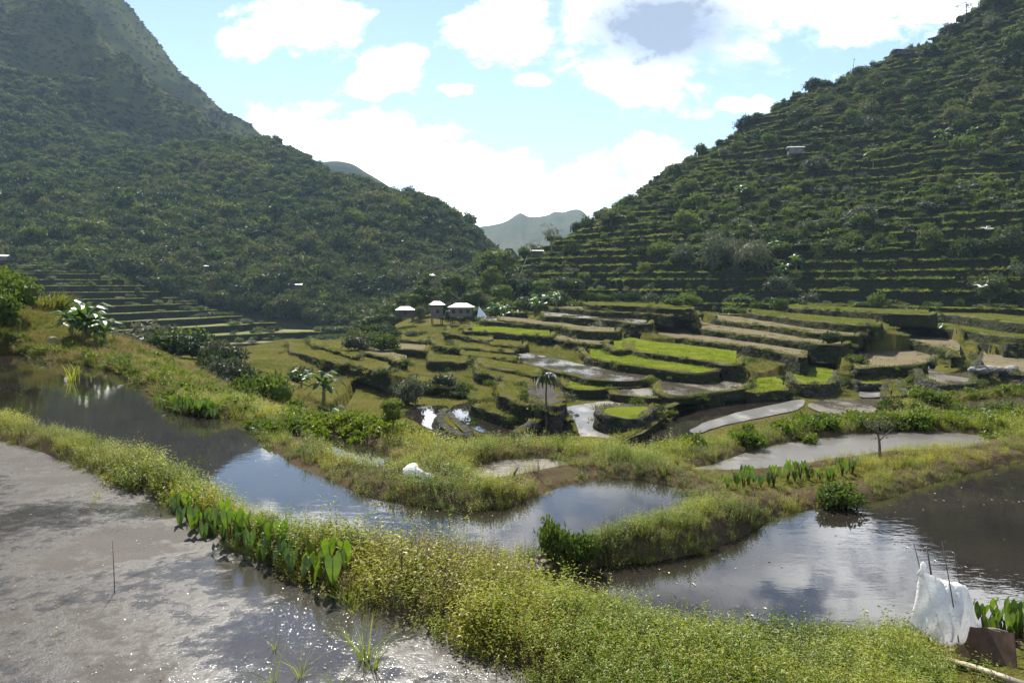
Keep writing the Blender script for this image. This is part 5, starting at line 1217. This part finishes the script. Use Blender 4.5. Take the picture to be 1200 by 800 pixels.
# --- the tall thin palm
px_p = by_px(640, 512, 48, 60); px_p = (Pd(640, 512, 50)[0], 50, -10.2)
pt = thing('palm_tree', 'tall thin betel palm with a drooping round head above the ponds', 'palm', px_p)
mb = MB(); mb.tube([(0, 0, -.3), (.03, 0, 1.5), (-.02, .02, 3), (.04, 0, 4.3)], [.085, .07, .06, .05], 0, 8); ob('trunk', mb.mesh('trunk', [M['bark']], True), pt)
def frond(L, seed):
    random.seed(seed); mb = MB(); n = 10; P0 = []
    for i in range(n + 1):
        f = i / n; P0.append(Vector((L * f * (1 - .3 * f), 0, L * (.45 * f - 1.05 * f * f))))
    mb.tube(P0, [.02 * (1 - .8 * i / n) for i in range(n + 1)], 0, 4)
    for i in range(1, n + 1):
        for sgn in (-1, 1):
            for q in (0, .5): 
                p = P0[i - 1].lerp(P0[i], q); mb.leaf(p, Vector((.5, sgn * 1.0, -.35)), Vector((0, 0, 1)), L * .38 * (1 - .5 * abs(i / n - .45)), .07, 0, .3)
    return mb.mesh('frond', [M['palm']])
FR = [frond(1.05, s) for s in (1, 2)]
for k in range(13):
    f = ob('frond', FR[k % 2], pt); f.location = (.04, 0, 4.3); f.rotation_euler = (0, random.uniform(-.5, .45), k * 2.4)
random.seed(77)

# --- huts
def house(name, label, loc, rz, w_, d_, hw, hr, roofm, wallm, hip=True, stilt=.8, over=.5, windows=2, cat='hut', door=True):
    o = thing(name, label, cat, loc, rz)
    mb = MB(); mb.box(-w_ / 2, w_ / 2, -d_ / 2, d_ / 2, stilt, stilt + hw); ob('wall', mb.mesh('wall', [M[wallm]]), o)
    mb = MB(); a, b = w_ / 2 + over, d_ / 2 + over; z = stilt + hw - .05; rx = a * .45 if hip else a; th = .07
    P = [Vector((-a, -b, z)), Vector((a, -b, z)), Vector((a, b, z)), Vector((-a, b, z)), Vector((-rx, 0, z + hr)), Vector((rx, 0, z + hr))]
    for up in (0, th):
        Q = [p + Vector((0, 0, up)) for p in P]
        fs = [(0, 1, 5, 4), (2, 3, 4, 5), (1, 2, 5), (3, 0, 4)]
        for f in fs: mb.quad([Q[i] for i in (f if up else f[::-1])])
    for i, j in ((0, 1), (1, 2), (2, 3), (3, 0)): mb.quad([P[i], P[j], P[j] + Vector((0, 0, th)), P[i] + Vector((0, 0, th))])
    ob('roof', mb.mesh('roof', [M[roofm]]), o)
    for sx_ in (-1, 1):
        for sy_ in (-1, 1):
            mb = MB(); mb.tube([(sx_ * (w_ / 2 - .15), sy_ * (d_ / 2 - .15), -.6), (sx_ * (w_ / 2 - .15), sy_ * (d_ / 2 - .15), stilt + .1)], .10, 0, 6); ob('post', mb.mesh('post', [M['dark_plank']]), o)
    for k in range(windows):
        x = (k + .5) / windows * w_ - w_ / 2; mb = MB(); mb.box(x - .35, x + .35, -d_ / 2 - .04, -d_ / 2 + .02, stilt + hw * .38, stilt + hw * .38 + .75); f = ob('window', mb.mesh('window', [M['window']]), o)
    if door:
        mb = MB(); mb.box(w_ / 2 - .02, w_ / 2 + .05, -.45, .45, stilt + .02, stilt + min(1.9, hw - .1)); ob('door', mb.mesh('door', [M['dark_plank']]), o)
    return o
house('village_hut', 'low hut with a broad shining white roof at the left of the village', Pd(475, 374, 170), .1, 3.2, 2.8, 1.6, .7, 'white_metal', 'dark_plank', True, .5, .55, 1)
house('village_hut', 'narrow tall hut with a rust streaked roof in the middle of the village', Pd(512, 378, 170), .25, 2.4, 2.4, 3.0, .7, 'rust_metal', 'plank', True, 1.0, .45, 1)
house('village_hut', 'widest plank hut with a pale hipped roof and dark underfloor', Pd(541, 377, 166), -.05, 4.6, 3.4, 2.1, .8, 'white_metal', 'plank', True, 1.1, .5, 3)
mb = MB(); o = thing('tent', 'small pale blue triangular tent beside the widest plank hut', 'tent', Pd(565, 373, 163))
for q in ([(-1.1, -.8, 0), (1.2, -.8, 0), (-.7, 0, 2.6)], [(1.2, -.8, 0), (1.2, 1.2, 0), (-.7, 0, 2.6)], [(1.2, 1.2, 0), (-1.1, 1.2, 0), (-.7, 0, 2.6)], [(-1.1, 1.2, 0), (-1.1, -.8, 0), (-.7, 0, 2.6)]): mb.quad(q)
ob('canvas', mb.mesh('canvas', [M['blue_cloth']]), o)
mb = MB(); mb.tube([(-.7, 0, 0), (-.7, 0, 2.9)], .05, 0, 6); ob('pole', mb.mesh('pole', [M['bamboo']]), o)
house('village_hut', 'tiny hut whose white roof peeps out of the village trees', Pd(506, 333, 214), .2, 1.3, 1.4, 1.6, .4, 'white_metal', 'dark_plank', True, .8, .3, 1, door=False)
house('village_hut', 'dark steep thatched hut among the trees above the village', Pd(597, 312, 222), .6, 3.0, 3.0, 1.2, 3.0, 'thatch', 'dark_plank', True, .9, .7, 0)
p = hill_point(628, 300); house('shed', 'open shed with a flat pale roof at the low end of the ridge', (p[0], p[1], tread(p[2]) + .2), .1, 3.0, 2.4, 1.6, .25, 'white_metal', 'dark_plank', False, .6, .4, 0, 'shed')
p = hill_point(931, 183); house('hill_hut', 'lone hut with a white roof standing high on the steep hillside', (p[0], p[1], tread(p[2]) + .1), -.15, 4.4, 3.0, 1.9, .5, 'white_metal', 'plank', False, 1.2, .45, 2)
p = hill_point(1058, 64); house('ridge_house', 'long low house with a pale roof on the ridge line', (p[0], p[1], p[2]), .1, 8, 4, 1.8, .7, 'rust_metal', 'dark_plank', False, .3, .5, 3, 'house')
p = hill_point(1088, 62); house('shed', 'small shed with a shining roof beside the long ridge house', (p[0], p[1], p[2] + .2), -.2, 3.4, 2.4, 1.6, .4, 'white_metal', 'dark_plank', False, .3, .4, 1, 'shed')
p = march(350, 350, H_mount, 240, 500); house('forest_hut', 'small white roofed hut alone at the foot of the forest', p, .2, 2.6, 2.4, 3.6, .4, 'white_metal', 'dark_plank', False, 2.0, .3, 1)
p = march(244, 328, H_mount, 240, 500); house('forest_hut', 'tiny pale hut above the thicket by the far stepped fields', p, -.2, 1.8, 2, 3.6, .4, 'white_metal', 'dark_plank', False, 2.0, .3, 0)
p = Pd(3, 303, 285); house('valley_house', 'white roofed house at the top of the far stepped fields', (p[0], p[1], p[2] - 1.2), .3, 3.6, 3, 1.4, .6, 'white_metal', 'plank', False, .6, .5, 2, 'house')
p = hill_point(994, 74); o = ob('utility_pole', None, None, 'leaning pole standing on the ridge against the sky', 'pole', None, None, (p[0], p[1], p[2]))
mb = MB(); mb.tube([(0, 0, -.5), (.3, 0, 3.5), (.6, 0, 7.6)], [.14, .12, .09], 0, 7); ob('shaft', mb.mesh('shaft', [M['bamboo']], True), o); mb = MB(); mb.box(.0, 1.1, -.05, .05, 7.0, 7.12); ob('crossarm', mb.mesh('crossarm', [M['bamboo']]), o)
a = Vector(Pd(606, 330, 176)); b = Vector(Pd(618, 300, 178)); mb = MB(); mb.tube([a - a, (b - a) * .5, b - a], [.05, .045, .03], 0, 6)
ob('bamboo_pole', mb.mesh('bamboo_pole', [M['bamboo_pale']], True), None, 'long pale bamboo pole slanting up beside the banana thicket', 'pole', None, None, a)
# --- white birds over the terraces
def egret(name, label, loc, rz, fly=True, s=1.0):
    o = thing(name, label, 'bird', loc, rz); o.scale = (s,) * 3
    me = bpy.data.meshes.new('body'); mb = MB()
    if fly: mb.tube([(-.42, 0, .02), (-.25, 0, .0), (0, 0, 0), (.2, 0, .03), (.34, 0, .10), (.46, 0, .08), (.53, 0, .07)], [.012, .05, .085, .065, .03, .035, .012], 0, 8)
    else: mb.tube([(-.28, 0, .30), (-.12, 0, .40), (.05, 0, .5), (.12, 0, .62), (.08, 0, .76), (.14, 0, .84), (.2, 0, .84)], [.012, .07, .085, .04, .025, .032, .01], 0, 8)
    ob('body', mb.mesh('body', [M['egret']], True), o)
    if fly:
        for sg in (-1, 1):
            mb = MB(); mb.quad([(.12, sg * .05, .04), (-.14, sg * .05, .03), (-.12, sg * .42, .20), (.10, sg * .42, .24)]); mb.quad([(.10, sg * .42, .24), (-.12, sg * .42, .20), (-.18, sg * .78, .16), (-.08, sg * .80, .18)]); ob('wing', mb.mesh('wing', [M['egret']]), o)
        mb = MB(); mb.tube([(.53, 0, .07), (.66, 0, .05)], [.012, .003], 0, 5); ob('beak', mb.mesh('beak', [M['beak']]), o)
    else:
        for sg in (-1, 1): mb = MB(); mb.tube([(.0, sg * .04, -.02), (.0, sg * .04, .42)], .012, 0, 5); ob('leg', mb.mesh('leg', [M['bamboo']]), o)
        mb = MB(); mb.tube([(.2, 0, .84), (.33, 0, .81)], [.012, .003], 0, 5); ob('beak', mb.mesh('beak', [M['beak']]), o)
egret('white_bird', 'larger white bird gliding with spread wings in front of the dark hedge', Pd(1158, 268, 62), 2.7, True, 1.0)
egret('white_bird', 'smaller white bird gliding low in front of the shaded terraces', Pd(1150, 336, 72), .3, True, .95)
p = Pd(1103, 383, 100); egret('white_bird', 'white bird standing on the grassy terrace rim', (p[0], p[1], -5.98), 0, False, 1.2)

# ------------------------------------------------------------------ foreground things
def near_on(px, py):
    return by_px(px, py, 3.5, 40)
# taro plants: stalks and heart-shaped leaves
def taro_leaf(L, seed):
    random.seed(seed); mb = MB(); W = L * .62
    pr = [(-.28, .30), (-.12, .46), (.10, .50), (.35, .44), (.62, .30), (.85, .13), (1.0, 0)]
    ctr = [Vector((max(x, 0) * L, 0, -.18 * L * max(x, 0) ** 2)) for x, y in pr]
    for sg in (-1, 1):
        e = [Vector((x * L, sg * y * W * 2 * .55, -.18 * L * x * x + .10 * L * y)) for x, y in pr]
        for i in range(len(pr) - 1): 
            if i == 0: mb.quad([ctr[0], e[0], e[1]] if sg > 0 else [ctr[0], e[1], e[0]])
            if i > 0 or True:
                q = [ctr[i], e[i], e[i + 1], ctr[i + 1]]
                if i == 0: continue
                mb.quad(q if sg > 0 else q[::-1])
        mb.quad([ctr[1], ctr[2], e[2], e[1]] if sg < 0 else [ctr[1], e[1], e[2], ctr[2]]) if False else None
    return mb.mesh('leaf', [M['taro']], True)
TL = [taro_leaf(.20, s) for s in (1, 2, 3)]
def taro_proto(seed, n, hgt):
    random.seed(seed); o = thing('taro_plant', 'taro', 'plant', (0, 0, 0))
    for k in range(n):
        a = 2.4 * k + random.uniform(-.4, .4); h = hgt * random.uniform(.65, 1.1); r = h * random.uniform(.18, .4)
        top = Vector((math.cos(a) * r, math.sin(a) * r, h)); mb = MB(); mb.tube([(0, 0, -.05), (math.cos(a) * r * .35, math.sin(a) * r * .35, h * .6), tuple(top)], [.014, .010, .005], 0, 5)
        ob('stalk', mb.mesh('stalk', [M['stem'] if k % 2 else M['weed_green']], True), o)
        l = ob('leaf', TL[k % 3], o); l.location = top; l.rotation_euler = (random.uniform(-.3, .3), random.uniform(.9, 1.35), a); l.scale = (random.uniform(.75, 1.15),) * 3
    return o
TP = [taro_proto(3, 5, .42), taro_proto(4, 4, .36)]; used = [False, False]
def taro(px, py, s, label, group):
    k = random.randint(0, 1); p = near_on(px, py); rz = random.uniform(0, 6.28)
    if not used[k]:
        used[k] = True; o = TP[k]; o.location = p; o.scale = (s,) * 3; o.rotation_euler.z = rz; o['label'] = label; o['group'] = group; return
    dup(TP[k], p, rz, s, label, group)
for px, py, s in [(206, 607, 1.0), (216, 600, .9), (222, 622, 1.05), (236, 632, 1.15), (243, 640, 1.0), (250, 625, 1.0), (262, 636, 1.15), (272, 642, 1.05), (285, 648, .8), (298, 652, 1.0), (312, 660, .9), (324, 664, 1.0), (338, 668, 1.05), (347, 676, 1.05), (368, 684, 1.0), (389, 698, 1.15)]:
    taro(px, py, s, 'taro plant with big drooping heart-shaped leaves along the near bank', 'taro plants along the near bank')
for i in range(17):
    taro(188 + i * 4.1, 482 + i * .9 + random.uniform(-2, 2), random.uniform(.9, 1.35), 'taro plant in the dark-leaved row at the bend of the brown pond', 'taro plants at the pond bend')
for px, py, s in [(1154, 748, .75), (1162, 742, .8), (1174, 745, .85), (1186, 741, .9), (1196, 747, .8), (1180, 752, .7)]:
    taro(px, py, s, 'taro plant with upright bright leaves beside the white sheet', 'taro plants beside the white sheet')
for i in range(16):
    px = 850 + i * 10 + random.uniform(-4, 4); taro(px, 573 - (px - 850) * .10 + random.uniform(-3, 3), random.uniform(.5, .8), 'small taro plant along the edge of the silver pond', 'taro plants along the silver pond')
for i in range(12):
    taro(140 + random.uniform(-12, 12), 432 + random.uniform(-4, 4), random.uniform(.7, 1.0), 'taro plant in the small bright patch on the far pond bank', 'taro plants in the bright patch')

# rice tufts standing in the flooded mud
def tuft(px, py, h, n, label, zw=-3.0, spread=.035, mat='rice_blade', W=.008):
    p = Pz(px, py, zw); g = grass_clump(h, n, spread, mat, W, int(px), h * .45); o = ob('rice_tuft', g, None, label, 'rice tuft', 'rice tufts in the flooded field', None, p); return o
for px, py, h, n, lab in [(66, 550, .20, 5, 'sparse rice tuft closest to the head of the near bank'), (108, 588, .30, 9, 'thin-stemmed rice tuft standing alone in the grey mud'), (113, 582, .26, 6, 'pale rice tuft touching the lone thin-stemmed one'), (318, 800, .42, 6, 'two-bladed rice tuft at the bottom edge of the flooded mud'), (352, 792, .50, 12, 'upright rice tuft with browning base in the near mud'), (392, 806, .42, 7, 'dead brown-stemmed rice tuft at the bottom of the mud'), (428, 772, .52, 30, 'largest yellow-green rice tuft fanning out over the mud'), (436, 782, .40, 18, 'rice tuft tangled with the largest one'), (408, 708, .46, 24, 'lush green rice tuft against the foot of the near bank'), (414, 716, .36, 12, 'shorter rice tuft below the lush green one'), (412, 752, .26, 6, 'small rice sprig between the lush and the largest tuft'), (62, 742, .10, 5, 'tiny sprouting tuft far out in the open mud'), (322, 758, .3, 5, 'thin drooping rice sprig left of the upright tuft')]:
    tuft(px, py, h, n, lab)
tuft(84, 446, .75, 22, 'yellowish reed tuft standing in the brown pond', -3.45, .12, 'rice_blade', .03); tuft(90, 438, .6, 14, 'smaller reed tuft behind the yellowish one in the brown pond', -3.45, .10, 'rice_blade', .03)
# thin stick in the mud
p = Pz(134, 694, -3.0); mb = MB(); mb.tube([(0, 0, -.1), (.004, 0, .25), (-.004, .01, .52)], [.005, .004, .002], 0, 5); ob('stick', mb.mesh('stick', [M['bamboo']], True), None, 'single thin stick standing in the open grey mud', 'stick', None, None, p)

# white sheet tied to sticks, rusty board, pale pole
a = Vector(near_on(1098, 768))
def wp(px, py, dd=0): return Vector(Pd(px, py, a.y + dd))
top_l, top_m, top_r = wp(1080, 668), wp(1096, 676, .02), wp(1127, 684, -.05)
bl, bm, br = wp(1066, 730, .08), wp(1108, 756, -.16), wp(1146, 740, .04)
nu, nv = 22, 18; mb = MB(); random.seed(3)
topc = catmull([tuple(top_l), tuple(top_m), tuple((top_m + top_r) / 2 + Vector((0, .03, -.015))), tuple(top_r), tuple(wp(1134, 690, .12))], 8); botc = catmull([tuple(bl), tuple(wp(1086, 746, -.05)), tuple(bm), tuple(wp(1128, 752, -.10)), tuple(br)], 8)
def rs_(c, n): return np.stack([np.interp(np.linspace(0, 1, n), np.linspace(0, 1, len(c)), c[:, i]) for i in range(3)], 1)
T_, B_ = rs_(topc, nu), rs_(botc, nu); grid = []
for j in range(nv):
    f = j / (nv - 1); row = T_ * (1 - f) + B_ * f; row = row.copy()
    ph = np.linspace(0, 1, nu); row[:, 1] += (-.10 * np.sin(math.pi * f) * np.sin(math.pi * ph) + .014 * np.sin(ph * 34 + f * 5) * (.25 + f) + .012 * np.sin(f * 9 + ph * 21)); row[:, 2] += .006 * np.sin(ph * 40)
    grid.append(row)
G_ = np.array(grid); org = np.array(a)
sh = mesh_np('cloth', G_.reshape(-1, 3) - org, [grid_faces(nv, nu)], [M['sheet']], smooth=True)
o = thing('plastic_sheet', 'crumpled white plastic sheet hung as a screen on thin sticks', 'sheet', a); c_ = ob('cloth', sh, o); md = c_.modifiers.new('thick', 'SOLIDIFY'); md.thickness = .004
mb = MB(); k0 = top_l - a + Vector((0, -.01, .0)); mb.tube([k0 + Vector((-.02, 0, -.05)), k0 + Vector((0, 0, .01)), k0 + Vector((.01, 0, .05)), k0 + Vector((.0, 0, .08))], [.035, .02, .028, .012], 0, 8); ob('knot', mb.mesh('knot', [M['sheet']], True), o)
for k, ((x0, y0), (x1, y1), r, dd, lab) in enumerate([((1071, 637), (1092, 716), .005, .03, 'thin leaning stick at the knotted end of the white sheet'), ((1086, 641), (1097, 705), .009, .05, 'thickest dark stick poking above the white sheet'), ((1104, 634), (1124, 742), .005, -.12, 'thin bowed stick in the middle of the white sheet'), ((1118, 650), (1136, 735), .005, -.03, 'thin slanting stick at the open end of the white sheet')]):
    A = wp(x0, y0, dd + .05); B = wp(x1, y1, dd - .04); B.z -= .08; mb = MB(); Lm = (A + B) / 2 + Vector((.006, 0, 0)); mb.tube([A - B, Lm - B, B - B], [r * .7, r, r * 1.1], 0, 6)
    ob('stick', mb.mesh('stick', [M['bamboo']], True), None, lab, 'stick', 'sticks holding the white sheet', None, B)
q3 = Vector(near_on(1120, 768)) - Vector((0, 0, .03)); q2 = Vector(near_on(1192, 784)) - Vector((0, 0, .03)); q0 = q3 + Vector((.02, .10, .29)); q1 = q2 + Vector((.02, .10, .29)); mb = MB(); nrm_ = (q1 - q0).cross(q3 - q0).normalized() * .012
n_ = 10; ring = []
for i in range(n_ + 1):
    f = i / n_; ring.append((q0.lerp(q1, f) + Vector((0, 0, .008 * math.sin(f * 14))), q3.lerp(q2, f) + Vector((0, 0, .012 * math.sin(f * 9 + 1)))))
for i in range(n_):
    A, B, C_, D = ring[i][0], ring[i + 1][0], ring[i + 1][1], ring[i][1]
    mb.quad([A - q3, D - q3, C_ - q3, B - q3]); mb.quad([A + nrm_ - q3, B + nrm_ - q3, C_ + nrm_ - q3, D + nrm_ - q3]); mb.quad([A - q3, B - q3, B + nrm_ - q3, A + nrm_ - q3]); mb.quad([D + nrm_ - q3, C_ + nrm_ - q3, C_ - q3, D - q3])
for i in (0, n_): A, D = ring[i]; mb.quad([A - q3, A + nrm_ - q3, D + nrm_ - q3, D - q3])
ob('board', mb.mesh('board', [M['board']]), None, 'rusty dark board leaning on edge below the white sheet', 'board', None, None, q3)
A = Vector(near_on(1104, 779)) + Vector((0, 0, .06)); B = Vector(near_on(1200, 812)) + Vector((0, 0, .06)); mb = MB(); mb.tube([(0, 0, 0), tuple((B - A) * .5 + Vector((0, 0, .01))), tuple(B - A)], [.022, .026, .028], 0, 8)
ob('bamboo_pole', mb.mesh('bamboo_pole', [M['bamboo_pale']], True), None, 'pale split bamboo pole lying on the ground below the rusty board', 'pole', None, None, A)
mb = MB(); n0 = wp(1152, 736, -.15); mb.tube([(0, 0, 0), (.12, .02, -.015), (.24, .03, -.045)], [.010, .012, .008], 0, 6); ob('stick', mb.mesh('stick', [M['bamboo_pale']], True), None, 'short pale stick lying on the top edge of the rusty board', 'stick', None, None, n0)
# white bag on the little peninsula, and the stake near it
p = Vector(near_on(487, 563)); me = leaf_blob(.15, .24, 0, .1, .1, 'sheet', 5, 5, True, .3, 'plastic_bag')
rr = np.random.default_rng(2)
bm = bpy.data.meshes.new('plastic_bag'); import bmesh
b_ = bmesh.new(); bmesh.ops.create_icosphere(b_, subdivisions=4, radius=1)
for v in b_.verts:
    n3 = float(fbm(np.array([v.co.x * 2 + 5]), np.array([v.co.y * 2 + v.co.z * 3]), 1.0, 4, 8, True)[0]); c0 = v.co.copy(); v.co *= 1 + .28 * n3
    v.co.x = v.co.x * .19 + (.12 if c0.z < 0 else -.02); v.co.y *= .18; v.co.z = max(-.02, v.co.z * .16 + .11) * (1.0 if c0.x < .2 else .75)
b_.to_mesh(bm); b_.free(); bm.materials.append(M['sheet'])
for pl in bm.polygons: pl.use_smooth = True
ob('plastic_bag', bm, None, 'crumpled white plastic bag lying in the weeds of the small peninsula', 'bag', None, None, p)
p = Vector(near_on(597, 566)); q = Vector(Pd(607, 547, p.y)); mb = MB(); mb.tube([(0, 0, -.1), tuple((q - p) * .5), tuple(q - p)], [.022, .022, .02], 0, 7); ob('stake', mb.mesh('stake', [M['bamboo']], True), None, 'short dark stake leaning out of the weeds of the small peninsula', 'stake', None, None, p)
p = Vector(near_on(630, 560)); mb = MB(); mb.tube([(0, 0, -.05), (.01, 0, .16), (.015, 0, .3)], [.010, .009, .006], 0, 6); ob('stake', mb.mesh('stake', [M['bamboo_pale']], True), None, 'thin pale stake at the end of the small peninsula', 'stake', None, None, p)
# stones in the gap between the two ponds and on banks
def stone_mesh(seed):
    b_ = bmesh.new(); bmesh.ops.create_icosphere(b_, subdivisions=3, radius=1)
    for v in b_.verts:
        n3 = float(fbm(np.array([v.co.x * 1.3 + seed * 3.1]), np.array([v.co.y * 1.3 + v.co.z * 1.7]), 1.0, 3, seed)[0]); v.co *= 1 + .30 * n3; v.co.z *= .65
    me = bpy.data.meshes.new('stone'); b_.to_mesh(me); b_.free(); me.materials.append(M['stone']); return me
ST = [stone_mesh(s) for s in (1, 2, 3)]
for k, (px, py, s) in enumerate([(622, 664, .07), (630, 668, .09), (637, 662, .06), (627, 658, .05), (614, 667, .05), (642, 667, .06)]):
    o = ob('stone', ST[k % 3], None, 'small grey stone in the gap where one pond spills into the next', 'stone', 'stones in the gap between the ponds', None, near_on(px, py)); o.scale = (s,) * 3; o.rotation_euler.z = k
for k, (px, py, s) in enumerate([(66, 404, .35), (70, 410, .28), (62, 398, .25), (76, 414, .22)]):
    o = ob('stone', ST[k % 3], None, 'dark stone of the little rockfall on the far pond bank', 'stone', 'stones of the little rockfall', None, by_px(px, py, 25, 60)); o.scale = (s,) * 3; o.rotation_euler.z = k
for k, (px, py, s) in enumerate([(1150, 424, .7), (1162, 428, .6), (1172, 432, .5), (1140, 428, .4), (1186, 426, .6)]):
    p = Pd(px, py, 72); o = ob('stone', ST[k % 3], None, 'pale stone strewn on the rocky grey wall at the end of the bowl', 'stone', 'stones on the rocky grey wall', None, (p[0], p[1], -7.95)); o.scale = (s,) * 3; o.rotation_euler.z = k * 1.3
